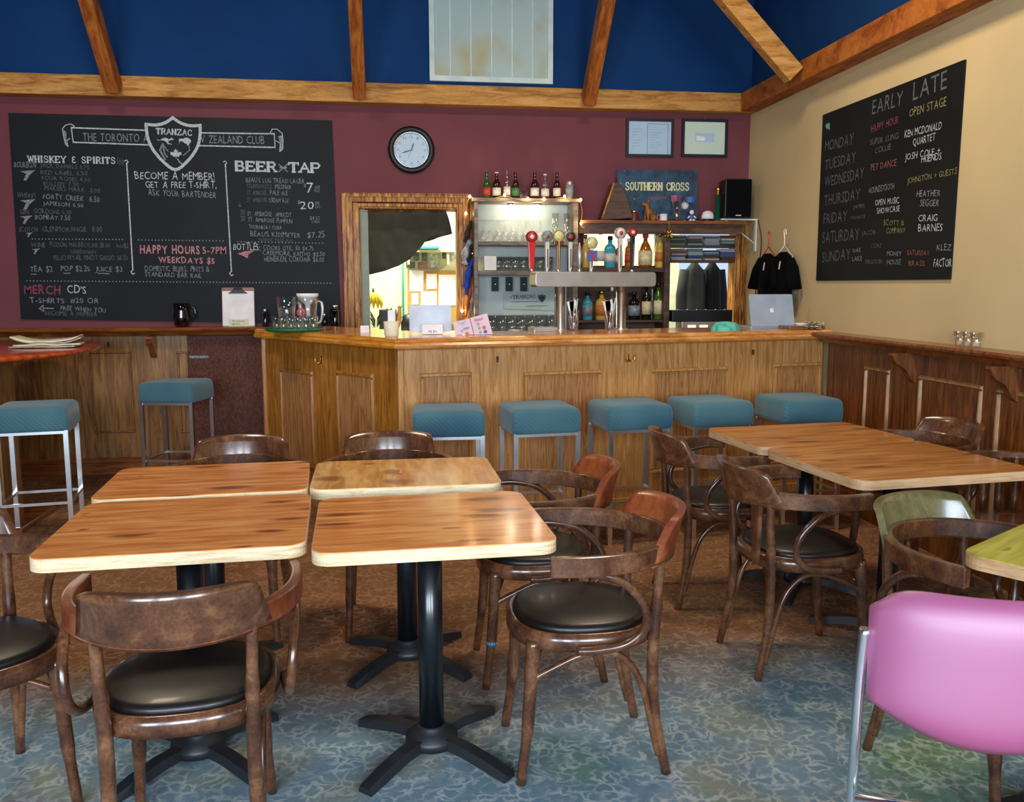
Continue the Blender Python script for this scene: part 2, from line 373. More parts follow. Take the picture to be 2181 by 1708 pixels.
# openings in the back wall
KA, KB = ony(762, 441, YB), ony(975, 441, YB)
NA, NB = ony(1424, 487, YB), ony(1569, 487, YB)
LA, LB_ = ony(1244, 496, YB), ony(1404, 566, YB)
HOLES = [(KA.x, KB.x, 1.0, KA.z), (NA.x, NB.x, 1.0, NA.z), (LA.x, LB_.x, LB_.z, LA.z)]
struct(MB().bb(XL-.1, XR+.1, FRONT_Y-.1, 9.4, -.1, 0).build('floor', 'carpet'))
wall_y('wall_back', XL, XR, 0, 2.87, YB, YB+.14, HOLES, 'maroon')
struct(MB().bb(XL, XR, YB, YB+.14, 2.87, ZC).build('wall_back_upper', 'blue'))
struct(MB().bb(XR, XR+.14, FRONT_Y-.1, YB+.14, 0, 2.87).build('wall_right', 'cream'))
struct(MB().bb(XR, XR+.14, FRONT_Y-.1, YB+.14, 2.87, ZC).build('wall_right_upper', 'blue'))
struct(MB().bb(XL-.14, XL, FRONT_Y-.1, YB+.14, 0, ZC).build('wall_left', 'maroon'))
wall_y('wall_front', XL, XR, 0, ZC, FRONT_Y-.14, FRONT_Y, [(x-sx/2, x+sx/2, z-sz/2, z+sz/2) for x, z, sx, sz in WINS], 'cream')
struct(MB().bb(XL-.14, XR+.14, FRONT_Y-.14, 9.4, ZC, ZC+.1).build('ceiling', 'blue'))
for i, (x, z, sx, sz) in enumerate(WINS):
    mb = MB(); 
    for s_ in (-1, 1):
        mb.bb(x+s_*sx/2-.03, x+s_*sx/2+.03, FRONT_Y-.06, FRONT_Y+.02, z-sz/2, z+sz/2); mb.bb(x-sx/2, x+sx/2, FRONT_Y-.06, FRONT_Y+.02, z+s_*sz/2-.03, z+s_*sz/2+.03)
    struct(mb.build('window_%d' % (i+1), 'white'))
# wall plate beams and rafters
bz0 = ony(700, 212, YB-.13).z; 
struct(MB().bb(XL, XR, YB-.13, YB, 2.82, 2.965).build('trim_1', 'beam', bev=.006))
struct(MB().bb(XR-.14, XR, FRONT_Y, YB-.131, 2.82, 2.965).build('trim_2', 'rafter', bev=.006))
def rafter(p, d, lab, ln=2.3, mt='rafter'):
    r_ = thing('rafter', lab, 'rafter', p, group='sloping roof rafters')
    d = Vector(d).normalized(); side = d.cross(Vector((0, 0, 1))).normalized(); n_ = side.cross(d)
    M4 = Matrix((side, d, n_)).transposed()
    MB().box((d*ln/2)[:], (.095, ln, .13), M4=M4).build('timber', mt, r_, bev=.005)
q = math.sqrt(.5)
for px, py, lab in ((246, 190, 'leftmost sloping rafter, above the left end of the menu chalkboard'), (766, 210, 'rafter rising beside the clock, left of the white ceiling vent'), (1251, 222, 'rafter rising between the white vent and the right-hand corner')):
    p = ony(px, py, YB-.15); rafter((p.x, YB-.19, 2.86), (0, -q, q), lab)
p = onx(1700, 158, XR-.16); rafter((XR-.19, p.y, 2.86), (-q, 0, q), 'pale rafter meeting the right wall beam above the corner', 1.5, 'beam')
# kitchen behind the openings
struct(MB().bb(-2.4, XR, 8.9, 9.0, 0, 2.9).build('wall_kitchen_back', 'offwhite'))
struct(MB().bb(-2.5, -2.4, YB+.14, 9.0, 0, 2.9).build('wall_kitchen_left', 'offwhite'))
struct(MB().bb(-2.5, XR, YB+.14, 9.0, 2.9, 3.0).build('ceiling_kitchen', 'offwhite'))
# ------------------------------------------------------------------ wainscot, rails
ZR = 1.135
RAILSEC = [(-.16, 0), (-.16, -.018), (-.145, -.03), (-.12, -.035), (-.10, -.06), (-.05, -.062), (-.02, -.065), (0, -.065), (0, 0)]
def rail(path, name, mat): return struct(MB().sweep(path, [(-a, b_) for a, b_ in RAILSEC][::-1]).build(name, mat))
DX0, DX1 = ony(402, 800, YB-.05).x, -.62
back_w = MB().bb(XL, DX0, YB-.03, YB, 0, ZR-.06).build('wall_wainscot_back', 'wains'); struct(back_w)
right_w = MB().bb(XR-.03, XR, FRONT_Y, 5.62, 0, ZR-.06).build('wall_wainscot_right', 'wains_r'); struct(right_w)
MBr = MB()
pts = [(XL, YB, ZR), (-.66, YB, ZR)]
def railbox(name, axis, a, b_, w0, mat):
    prof = [(0, 0), (.16, 0), (.17, -.012), (.165, -.024), (.14, -.034), (.125, -.036), (.105, -.062), (.05, -.066), (0, -.066)]
    mb = MB(); vs = []
    for t in (a, b_):
        for d, z in prof: vs.append((t, w0-d, ZR+z) if axis == 'x' else (w0-d, t, ZR+z))
    n = len(prof); mb.add(vs, [(j, (j+1) % n, n+(j+1) % n, n+j) for j in range(n)]+[tuple(range(n)), tuple(range(2*n-1, n-1, -1))])
    return struct(mb.build(name, mat))
railbox('trim_3', 'x', XL, -.62, YB, 'rail'); railbox('trim_4', 'y', FRONT_Y, 5.60, XR, 'rail')
struct(MB().bb(XL, DX0, YB-.055, YB-.03, 0, .09).bb(XL, DX0, YB-.045, YB-.03, .09, .13).build('baseboard_back', 'rail', bev=.004))
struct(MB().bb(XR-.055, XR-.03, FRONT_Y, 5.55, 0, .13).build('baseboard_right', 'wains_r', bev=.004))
def moulding(mb, o, u, n_, w_, h, t=.022, pr=.012):
    """rectangular raised frame; o lower-left corner, u along, n_ outwards"""
    o = Vector(o); u = Vector(u); n_ = Vector(n_); z = Vector((0, 0, 1))
    P = lambda a, b_, c_: o+u*a+z*b_+n_*c_
    def bar(a0, a1, b0, b1):
        vs = [P(a0, b0, 0), P(a1, b0, 0), P(a1, b1, 0), P(a0, b1, 0)]
        am, bm_ = min(.3*(a1-a0), t*.3), min(.3*(b1-b0), t*.3)
        vs += [P(a0+am, b0+bm_, pr), P(a1-am, b0+bm_, pr), P(a1-am, b1-bm_, pr), P(a0+am, b1-bm_, pr)]
        mb.add(vs, [(3, 2, 1, 0), (4, 5, 6, 7), (0, 1, 5, 4), (1, 2, 6, 5), (2, 3, 7, 6), (3, 0, 4, 7)])
    bar(0, w_, 0, t); bar(0, w_, h-t, h); bar(0, t, t, h-t); bar(w_-t, w_, t, h-t)
    return mb
# back wainscot panels (left of the dark board)
for x0, x1 in ((-6, 88), (190, 279), (376, 400)):
    a = ony(x0, 748, YB-.03); b_ = ony(x1, 748, YB-.03); z0 = ony((x0+x1)/2, 922, YB-.03).z
    moulding(MB(), (a.x, YB-.03, z0), (1, 0, 0), (0, -1, 0), b_.x-a.x, a.z-z0, .018, .01).build('panel_moulding', 'wains', back_w)
for yy0, yy1 in ((1843, 1896), (1960, 2096)):
    a = onx(yy0, 800, XR-.03); b_ = onx(yy1, 800, XR-.03)
    moulding(MB(), (XR-.03, a.y, .22), (0, -1, 0), (-1, 0, 0), a.y-b_.y, .73, .024, .014).build('panel_moulding', 'edge_pale', right_w)
moulding(MB(), (XR-.03, onx(2140, 800, XR).y, .22), (0, -1, 0), (-1, 0, 0), .45, .73, .024, .014).build('panel_moulding', 'edge_pale', right_w)
moulding(MB(), (XR-.03, onx(2140, 800, XR).y-.7, .22), (0, -1, 0), (-1, 0, 0), 1.2, .73, .024, .014).build('panel_moulding', 'edge_pale', right_w)
# dark mottled board closing the gap beside the bar
dp = thing('dark_door_panel', 'dark mottled brown door panel between the wainscot and the left end of the bar', 'door', ((DX0-.62)/2, YB-.02, 0))
MB().bb(DX0-(DX0-.62)/2, -.62-(DX0-.62)/2, -.03, .015, 0, ZR-.07).build('panel', 'dark_board', dp)
p = ony(424, 760, YB-.05); MB().box((p.x-(DX0-.62)/2, -.035, p.z), (.14, .006, .02)).build('pale_mark', 'ch_g', dp)  # small pale mark on the panel
# corbels under the rails
def corbel(loc, rz, lab, mat, k=1.):
    t = thing('bracket', lab, 'bracket', loc, rz, 'carved brackets under the wall rails')
    prof = cr([(.0, 0), (.14, 0), (.14, -.03), (.12, -.06), (.075, -.085), (.05, -.12), (.03, -.15), (.0, -.17)], 4)
    MB().prism([(p_.x*k, p_.y*k) for p_ in [Vector((a, b__, 0)) for a, b__, *_ in [tuple(q_) for q_ in prof]]], -.022, .022, fn=lambda x, y, z: (z, -x, y)).build('scroll', mat, t)
    MB().bb(-.026, .026, -.145*k, 0, -.012, 0).build('cap', mat, t)
_cr = cr
def cr(pts, n=6, closed=False): return _cr([tuple(p)+(0,)*(3-len(p)) for p in pts], n, closed)
for px, lab in ((322, 'carved bracket under the back rail beside the dark door panel'),):
    p = ony(px, 730, YB-.1); corbel((p.x, YB-.03, ZR-.066), 0, lab, 'rail')
for px, lab in ((1925, 'carved bracket under the right wall rail, nearer the bar'), (2140, 'carved bracket under the right wall rail, below the candle glasses')):
    p = onx(px, 760, XR-.1); corbel((XR-.03, p.y, ZR-.066), -PI/2, lab, 'wains_r')
# ================================================================== the bar
ZT = 1.15
A_, B_, = Vector((-.95, 6.37, 0)), Vector((.016, 5.05, 0))
RD = Vector((XR-.016, .57, 0)).normalized(); E_ = Vector((XR-.002, 5.62, 0))
bar = thing('bar_counter', 'oak bar counter with panelled front and moulded top, angled across the corner', 'bar counter', (0, 0, 0))
def offs(poly, d):
    """offset an open polyline to its left"""
    out = []
    for i, p_ in enumerate(poly):
        ns = []
        if i > 0: t = (p_-poly[i-1]).normalized(); ns.append(Vector((-t.y, t.x, 0)))
        if i < len(poly)-1: t = (poly[i+1]-p_).normalized(); ns.append(Vector((-t.y, t.x, 0)))
        n_ = sum(ns, Vector()).normalized(); out.append(p_+n_*d/max(.3, n_.dot(ns[0])))
    return out
line = [A_, B_, E_]
TB = [(0, 0), (.0, -.012), (-.012, -.022), (-.012, -.04), (-.03, -.052), (-.05, -.062), (-.5, -.062), (-.5, -.0)]
# top slab: left and right stretch are two boards mitred at the corner
def slab(i, j, name, mat):
    vs = []
    prof = [(.03, .0), (.015, -.004), (.008, -.02), (.012, -.028), (0, -.042), (.004, -.056), (.02, -.062), (.05, -.07), (.60, -.07), (.60, 0)]
    for k in (i, j):
        for d, z in prof:
            p_ = offs(line, d)[k]
            if k == 2: p_ = Vector((XR-.002, offs(line, d)[2].y, 0))
            vs.append((p_.x, p_.y, ZT+z))
    n = len(prof); return MB().add(vs, [(a, (a+1) % n, n+(a+1) % n, n+a) for a in range(n)]+[tuple(range(n)), tuple(range(2*n-1, n-1, -1))]).build(name, mat, bar)
M['oak_topl'] = wood('left_bar_top_oak', [(.25, 'b06a1c'), (.5, 'd08a2c'), (.8, 'dd9e44')], (1.2, 1.2, 7), .22, coat=.5, dist=1.)
slab(0, 1, 'counter_top', 'oak_topl'); slab(1, 2, 'counter_top', 'oak_top')
BF = offs(line, .075); BK = offs(line, .11)
def front(i, j, name, mat):
    a, b_ = BF[i], BF[j]; c_, d = offs(line, .17)[j], offs(line, .17)[i]
    if j == 2: b_ = Vector((XR-.032, b_.y, 0)); c_ = Vector((XR-.032, c_.y, 0))
    return MB().prism([(a.x, a.y), (b_.x, b_.y), (c_.x, c_.y), (d.x, d.y)], 0.0, ZT-.07).build(name, mat, bar)
front(0, 1, 'bar_front', 'oak_left'); front(1, 2, 'bar_front', 'oak_bar')
def onbar(px, py, k):
    a, b_ = (BF[0], BF[1]) if k == 0 else (BF[1], BF[2]); t = (b_-a).normalized(); n_ = Vector((t.y, -t.x, 0))
    return onp(px, py, a, n_), t, n_
for x0, x1, top, k in ((597, 666, 786, 0), (717, 795, 792, 0), (893, 1005, 793, 1), (1114, 1281, 789, 1), (1387, 1552, 782, 1), (1648, 1750, 772, 1)):
    a, t, n_ = onbar(x0, top, k); b_, _, _ = onbar(x1, top, k); w_ = (b_-a).length; z1 = (a.z+b_.z)/2; z0 = .24
    o = Vector((a.x, a.y, z0))
    moulding(MB(), o, t, n_, w_, z1-z0, .028, .014).build('panel_moulding', 'oak_left' if k == 0 else 'oak_bar', bar)
    c_ = o+t*w_/2+n_*.002
    MB().box((c_.x, c_.y, (z0+z1)/2), (w_-.05, .006, z1-z0-.05), math.atan2(t.y, t.x)).build('panel', 'oak_panel', bar)
# corner post and side return
for k_, p_ in ((0, BF[1]), (1, BF[0])):
    MB().box((p_.x, p_.y, (ZT-.07)/2), (.035, .035, ZT-.071), math.atan2(RD.y, RD.x)).build('corner_post', 'oak_bar' if k_ == 0 else 'oak_left', bar, bev=.006)
MB().sweep([tuple(p_)[:2]+(.05,) for p_ in (offs(line, .06)[0], offs(line, .06)[1], Vector((XR-.05, offs(line, .06)[2].y, 0)))], [(-.012, -.05), (.012, -.05), (.012, .05), (-.012, .05)]).build('plinth', 'oak_bar', bar)
# brass coat hooks and small fittings on the bar front
def hook(px, py, k, lab, full=True):
    p_, t, n_ = onbar(px, py, k); rz = math.atan2(n_.y, n_.x)+PI/2
    h_ = thing('coat_hook', lab, 'hook', (p_.x, p_.y, p_.z), rz, 'hooks on the bar front')
    if full:
        MB().box((0, -.004, .0), (.016, .006, .05)).build('back_plate', 'gold', h_, bev=.002)
        for s_ in (-1, 1):
            MB().tube(_cr([(0, -.008, -.005), (s_*.012, -.03, -.02), (s_*.028, -.035, -.012), (s_*.032, -.035, .012)], 4), .0035, 6).lathe([(0, -.006), (.006, 0), (0, .006)], (s_*.032, -.035, .016), 8).build('prong', 'gold', h_)
    else:
        MB().box((0, -.004, 0), (.014, .008, .036)).build('plate', 'dark_wood', h_, bev=.002); MB().tube([(0, -.008, .004), (0, -.02, .002)], .003, 6).build('peg', 'dark_wood', h_)
hook(687, 767, 0, 'brass double hook on the left face of the bar')
hook(1337, 762, 1, 'polished brass double hook at the middle of the long bar face')
hook(1059, 765, 1, 'small dark empty hook plate above the second stool', False)
hook(1603, 750, 1, 'small dark empty hook plate above the rightmost stools', False)
p = ony(231, 733, YB-.03); h_ = thing('coat_hook', 'small black hook on the back wainscot above the pub table', 'hook', (p.x, YB-.03, p.z), 0, 'hooks on the bar front')
MB().box((0, -.004, 0), (.014, .008, .036)).build('plate', 'black', h_); MB().tube([(0, -.008, .004), (0, -.02, .002)], .003, 6).build('peg', 'black', h_)
# ================================================================== tables
def table_fit(q, z=.75):
    P = [onz(x, y, z) for x, y in q]; c_ = sum(P, Vector())/4
    wv_ = ((P[1]-P[0])+(P[2]-P[3]))/2; dv = ((P[3]-P[0])+(P[2]-P[1]))/2
    a = math.atan2(wv_.y, wv_.x); a2 = math.atan2(-dv.x, dv.y)
    return c_, wv_.length, dv.length, (a*wv_.length+a2*dv.length)/(wv_.length+dv.length)
def cafe_table(lab, c_, w_, d, a, mat, edge='edge', base_a=None, r=.055, grp='square pine cafe tables'):
    t = thing('cafe_table', lab, 'table', (c_.x, c_.y, 0), a, grp)
    top = MB().prism(rrect(w_, d, r, 8), .713, .748, mi=1, side=1)
    top.prism(rrect(w_-.003, d-.003, r, 8), .748, .7502)
    top.build('table_top', [mat, edge], t)
    MB().box((0, 0, .705), (.30, .30, .012)).box((0, 0, .70), (.36, .05, .012)).box((0, 0, .70), (.05, .36, .012)).build('top_plate', 'black_metal', t)
    MB().lathe([(.038, .07), (.038, .70)], n=24).lathe([(.055, .70), (.055, .69), (.04, .67)], n=20).build('column', 'black_metal', t)
    MB().lathe([(.085, .035), (.08, .06), (.055, .075), (.045, .09), (.042, .095)], n=24).build('base_hub', 'cast', t)
    for k in range(4):
        a_ = (R(45) if base_a is None else base_a) + k*PI/2
        pts = [(math.cos(a_)*s_, math.sin(a_)*s_, z) for s_, z in ((.06, .05), (.14, .045), (.22, .03), (.30, .018))]
        MB().sweep(pts, [[(-.024, -.015), (.024, -.015), (.02, .016), (-.02, .016)]]*3+[[(-.026, -.016), (.026, -.016), (.018, .006), (-.018, .006)]]).build('foot', 'cast', t)
    return t
TQ = dict(
 T1=[(650, 1179.5), (1188, 1155), (1107, 1037.5), (674, 1061.5)], T2=[(60, 1191.7), (655, 1161), (659, 1051), (182, 1070)],
 T3=[(186, 1068), (657, 1048), (657, 980), (257, 997)], T4=[(648, 1047), (1084, 1036), (1029, 974.7), (660, 985.5)],
 T5=[(1628, 955), (1950, 937), (1797, 896), (1505, 915)], T6=[(1818, 1023.4), (2211, 1005), (1957, 934.5), (1632, 957)])
LB = dict(T1='orange pine table with a chipped cream edge, nearest on the right of the four', T2='orange pine table front left of the four, a wooden armchair pushed under it',
 T3='orange pine table at the back left of the four', T4='pale orange pine table with crosswise grain, back right of the four',
 T5='brown pine table nearest the bar stools on the right', T6='brown pine table with thick tan edge beside the right wall')
GAP = .004
for k, q in TQ.items():
    c_, w_, d, a = table_fit(q)
    if k == 'T3': c_ = c_+Vector((0, .012, 0)); d -= .03
    if k == 'T4': c_ = c_+Vector((.01, .03, 0)); d -= .02; w_ -= .02
    if k in ('T5', 'T6'):
        a = R(6.2); w_ = .785; d = .558 if k == 'T5' else .672; n_ = Vector((-math.sin(a), math.cos(a), 0))
        c_ = Vector((1.973, 3.635, 0)) + n_*((d/2+.003) if k == 'T5' else -(d/2+.003))
    if k == 'T1': w_ -= .012; c_.x += .006; d -= .03; c_.y -= .012
    mat = {'T4': 'pine2', 'T5': 'pine_dk', 'T6': 'pine_dk'}.get(k, 'pine')
    cafe_table(LB[k], c_, w_, d, a, mat, 'edge_tan' if k in ('T5', 'T6') else 'edge')
    TQ[k] = (c_, w_, d, a)
p0, p1, p2 = onz(2040, 1176, .75), onz(2181, 1114.5, .75), onz(2181, 1217, .75)
a = math.atan2(p1.y-p0.y, p1.x-p0.x)
u = Vector((math.cos(a), math.sin(a), 0)); n_ = Vector((math.sin(a), -math.cos(a), 0))
c_ = p0+u*.36+n_*.30
cafe_table('yellow-green topped table behind the pink chair', c_, .72, .60, a, 'pine_green', 'edge_tan', r=.06)
# ================================================================== bentwood armchairs
BOW = [(.262, .135, 0), (.272, .05, 0), (.265, -.04, 0), (.237, -.12, 0), (.182, -.195, 0), (.10, -.256, 0), (0, -.279, 0)]
BOWP = _cr(BOW+[(-x, y, z) for x, y, z in BOW[:-1]][::-1], 6)
def bow_at(x, s_=1):
    """y of the bow behind the sitter at a given x"""
    best = None
    for a_, b_ in zip(BOWP, BOWP[1:]):
        if a_.y < -.1 and (a_.x-x)*(b_.x-x) <= 0 and abs(a_.x-b_.x) > 1e-6:
            t = (x-a_.x)/(b_.x-a_.x); return a_.y+(b_.y-a_.y)*t
    return -.26
def make_chair(lab, loc, rz, splat=False):
    t = thing('bentwood_armchair', lab, 'chair', loc, rz, 'bentwood armchairs around the tables')
    def sq(r_, n=40, e=2.6):
        out = []
        for i in range(n):
            a_ = 2*PI*i/n; c_, s_ = math.cos(a_), math.sin(a_)
            k = r_/((abs(c_)**e+abs(s_)**e)**(1/e)); out.append((k*c_, k*s_*1.0))
        return out
    mb = MB(); o_, i_ = sq(.218), sq(.19)
    ring = [(x, y, 0) for x, y in sq(.206)]
    mb.sweep([(x, y, .437) for x, y, _ in ring], [(-.014, -.026), (.014, -.026), (.016, 0), (.012, .024), (-.012, .024)], closed=True, smooth=True)
    mb.build('seat_frame', 'chair', t)
    mb = MB(); prof = [(.192, .45), (.200, .462), (.196, .474), (.182, .481), (.12, .49), (.06, .492), (.004, .493)]
    vs = []; n = 40
    for r_, z in prof: vs += [(x, y, z) for x, y in sq(r_, n, 2.5)]
    mb.add(vs, [(i*n+j, i*n+(j+1) % n, (i+1)*n+(j+1) % n, (i+1)*n+j) for i in range(len(prof)-1) for j in range(n)], 0, True)
    mb.add(vs[-n:], [tuple(range(n))]); mb.add([(x, y, .44) for x, y in sq(.19, n)], [tuple(range(n))])
    mb.build('seat_cushion', 'vinyl', t)
    for s_ in (-1, 1):
        MB().tube(_cr([(s_*.158, .165, .43), (s_*.163, .172, .33), (s_*.168, .182, .18), (s_*.178, .205, 0)], 4), [.021]*5+[.019]*4+[.015]*3+[.0145], 12).build('leg', 'chair', t)
        MB().tube(_cr([(s_*.172, -.208, .69), (s_*.168, -.2, .55), (s_*.165, -.192, .42), (s_*.166, -.195, .22), (s_*.178, -.235, 0)], 4), [.0145]*5+[.0175]*8+[.0145]*4, 12).build('leg', 'chair', t)
        # side loop from under the arm, back and down to the seat rim
        MB().tube(_cr([(s_*.262, .10, .662), (s_*.266, .03, .66), (s_*.268, -.06, .635), (s_*.262, -.13, .565), (s_*.254, -.14, .49), (s_*.246, -.09, .44), (s_*.236, -.01, .422), (s_*.23, .05, .42)], 5), .0128, 9).build('side_loop', 'chair', t)
        # lower brace arching from front leg to back leg
        MB().tube(_cr([(s_*.166, .178, .31), (s_*.17, .10, .35), (s_*.175, .02, .385), (s_*.178, -.06, .39), (s_*.178, -.125, .34), (s_*.178, -.165, .25), (s_*.176, -.195, .12), (s_*.176, -.21, .06)], 4), .0105, 8).build('brace', 'chair', t)
    MB().tube(_cr([(-.15, .16, .345), (-.08, .13, .385), (0, .12, .4), (.08, .13, .385), (.15, .16, .345)], 4), .009, 8).build('brace', 'chair', t)
    # arm bow: flat band
    sec = [(-.014, -.028), (.014, -.028), (.014, .026), (.010, .029), (-.010, .029), (-.014, .026)]
    MB().sweep([(p_.x, p_.y, .681) for p_ in BOWP], sec, smooth=False).build('arm_rail', 'chair', t, bev=.003, seg=1)
    # back plate standing on the bow, ends cut on a slant, leaning out
    mb = MB(); nx, nz_ = 26, 5; F, B2 = [], []
    for j in range(nz_+1):
        v_ = j/nz_; hw = .212*(1-v_)+.168*v_; z = .650+.14*v_; lean = .032*v_**1.3
        for i in range(nx+1):
            x = (i/nx*2-1)*hw; y = bow_at(x)
            nrm = Vector((x*.9, -.25, 0)).normalized()
            ez = z-(.012*abs(i/nx*2-1)**6 if j == nz_ else 0)
            F.append((x+nrm.x*(lean-.009), y+nrm.y*(lean-.009), ez)); B2.append((x+nrm.x*(lean+.013), y+nrm.y*(lean+.013), ez))
    w1 = nx+1; tot = len(F)
    g = [(j*w1+i, j*w1+i+1, (j+1)*w1+i+1, (j+1)*w1+i) for j in range(nz_) for i in range(nx)]
    mb.add(F+B2, g+[tuple(k+tot for k in f[::-1]) for f in g], 0, True)
    bd = [i for i in range(w1)]+[(j+1)*w1-1 for j in range(1, nz_+1)]+[nz_*w1+i for i in range(nx-1, -1, -1)]+[j*w1 for j in range(nz_-1, 0, -1)]
    mb.add(F+B2, [(a_, b_, b_+tot, a_+tot) for a_, b_ in zip(bd, bd[1:]+bd[:1])])
    mb.build('backrest', 'chair_lit', t)
    return t
CH = [
 ('wooden armchair seen from behind, pushed under the front left table', (-.525, 2.245), 95, 0),
 ('dark wooden armchair cut off by the left edge, beside the front left table', (-1.162, 2.507), -50, 0),
 ('wooden armchair with shiny black cushion at the right end of the nearest table', (.556, 2.585), 180, 0),
 ('wooden armchair behind the nearest right-hand one, blue tape on its front leg', (.52, 3.215), 180, 0),
 ('wooden armchair behind the back left table, only its backrest showing', (-.655, 3.72), 270, 0),
 ('wooden armchair behind the back right table, only its backrest showing', (-.02, 3.74), 270, 0),
 ('dark armchair beside the brown tables nearest the bar stools', (1.49, 3.885), 0, 0),
 ('dark armchair at the left side of the brown tables, nearer the camera', (1.547, 3.155), 2, 1),
 ('armchair with green table reflection painted on its back between the brown and yellow-green tables', (1.70, 2.285), -72, 0),
 ('dark armchair in shadow between the brown tables and the right wainscot', (2.50, 3.95), 190, 0),
]
first = None
for i, (lab, (x, y), hd, sp) in enumerate(CH):
    rz = R(hd-90)
    if first is None: first = make_chair(lab, (x, y, 0), rz); t = first
    else: t = dup(first, (x, y, 0), rz, lab)
    if i == 3: MB().lathe([(.0185, -.007), (.0195, 0), (.0185, .007)], (-.168, .183, .17), 12).build('tape_band', plain('blue_tape', '2f93c4', .5), t)
    if sp: MB().prism([(-.035, 0), (.035, 0), (.022, -.22), (-.006, -.24)], -.008, .008, fn=lambda x, y, z: (x+.12, -.235+z, .66+y)).build('back_splat', 'chair', t)
chairs = [o for o in C.objects if o.name.startswith('bentwood_armchair')]
for t_ in chairs:
    i = [k_ for k_, row in enumerate(CH) if row[0] == t_['label']][0]
    for c2 in kids(t_):
        want = None
        if c2.name.startswith('backrest'): want = {2: 'chair_lit', 3: 'chair_lit', 8: 'chair_green_reflect'}.get(i, 'chair')
        if c2.name.startswith('arm_rail'): want = 'chair_mid' if i == 0 else 'chair'
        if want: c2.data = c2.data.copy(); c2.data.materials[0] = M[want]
# captain's chair with turned spindles by the right wall
t = thing('captains_chair', 'dark chair with turned spindles under its arm rail, cut off at the right edge', 'chair', (2.62, 3.3, 0), R(90))
MB().prism(rrect(.44, .42, .12, 5), .42, .455).build('seat', 'chair', t, bev=.006)
MB().sweep([(p_.x, p_.y, .70) for p_ in BOWP], [(-.022, -.014), (.022, -.014), (.022, .014), (-.022, .014)]).build('arm_rail', 'chair', t, bev=.004)
TUR = [(.010, 0), (.012, .04), (.018, .07), (.011, .09), (.016, .12), (.009, .15), (.017, .18), (.010, .20), (.009, .24)]
for i in (3, 8, 13, 18, 23, 28, 33, 36, 41, 46, 51, 56, 61, 66, 70):
    if i < len(BOWP): p_ = BOWP[i]; MB().lathe(TUR, (p_.x*.93, p_.y*.93, .452), 10).build('spindle', 'chair', t)
for sx_, sy_ in ((1, 1), (-1, 1), (1, -1), (-1, -1)):
    mb = MB(); prof = [(.02, .43), (.015, .36), (.022, .30), (.014, .27), (.021, .22), (.013, .1), (.012, 0)]
    n = 10; vs = []
    for r_, z in prof:
        k = (1-z/.43); vs += [(sx_*(.15+.07*k)+r_*math.cos(2*PI*j/n), sy_*(.14+.07*k)+r_*math.sin(2*PI*j/n), z) for j in range(n)]
    mb.add(vs, [(i*n+j, i*n+(j+1) % n, (i+1)*n+(j+1) % n, (i+1)*n+j) for i in range(len(prof)-1) for j in range(n)], 0, True); mb.add(vs[-n:], [tuple(range(n))]); mb.build('leg', 'chair', t)
MB().prism([(x, y) for x, y in rrect(.44, .09, .04, 5)], -.012, .012, fn=lambda x, y, z: (x, -.27+z, .75+y)).build('crest_rail', 'chair', t)
# ================================================================== pink chair
pl, pr_ = Vector((1.0, 1.70, 0)), Vector((1.44, 1.53, 0)); u = (pr_-pl).normalized(); a = math.atan2(u.y, u.x); mid = (pl+pr_)/2
t = thing('pink_chair', 'pink vinyl chair with chrome tube frame and red seat at the lower right corner', 'chair', (mid.x, mid.y, 0), a)
mb = MB(); nx, nz_ = 24, 14; F, B2 = [], []
for j in range(nz_+1):
    v_ = j/nz_*2-1
    for i in range(nx+1):
        u_ = i/nx*2-1
        # superellipse outline, lower edge bellied, top nearly straight
        e = (1-abs(v_)**7)**(1/7) if abs(v_) < 1 else 0
        wx = .236*(.86+.14*e) if v_ > 0 else .236*(1.0-.0*v_)
        x = u_*wx; zc = .162*v_
        if v_ < 0: zc = .155*v_ + (.072*(abs(u_)**2.2))*(-v_)
        else: zc -= .03*abs(u_)**8*v_
        th = .030*(1-abs(u_)**6)*(1-abs(v_)**6)+.004
        yb = .05*(1-u_*u_)*-1+.012*v_
        F.append((x, yb-th, .655+zc)); B2.append((x, yb+th*.7, .655+zc))
w1 = nx+1; tot = len(F); g = [(j*w1+i, j*w1+i+1, (j+1)*w1+i+1, (j+1)*w1+i) for j in range(nz_) for i in range(nx)]
mb.add(F+B2, g+[tuple(k+tot for k in f[::-1]) for f in g], 0, True)
bd = [i for i in range(w1)]+[(j+1)*w1-1 for j in range(1, nz_+1)]+[nz_*w1+i for i in range(nx-1, -1, -1)]+[j*w1 for j in range(nz_-1, 0, -1)]
mb.add(F+B2, [(a_, b_, b_+tot, a_+tot) for a_, b_ in zip(bd, bd[1:]+bd[:1])], 0, True); mb.build('backrest', 'pink', t)
for s_ in (-1, 1):
    MB().tube(_cr([(s_*.243, -.0, .72), (s_*.248, .005, .6), (s_*.25, .01, .42), (s_*.25, .03, .012), (s_*.25, -.10, .0125), (s_*.25, -.38, .0125), (s_*.25, -.46, .06), (s_*.25, -.46, .38)], 6), .0115, 12).build('side_tube', 'chrome', t)
MB().tube([(-.25, -.46, .34), (.25, -.46, .34)], .0115, 10).tube([(-.25, -.02, .34), (.25, -.02, .34)], .0115, 10).build('cross_tube', 'chrome', t)
MB().prism(rrect(.44, .42, .08, 5), .35, .395, fn=lambda x, y, z: (x, y-.30, z)).build('seat', 'red_vinyl', t, bev=.015)
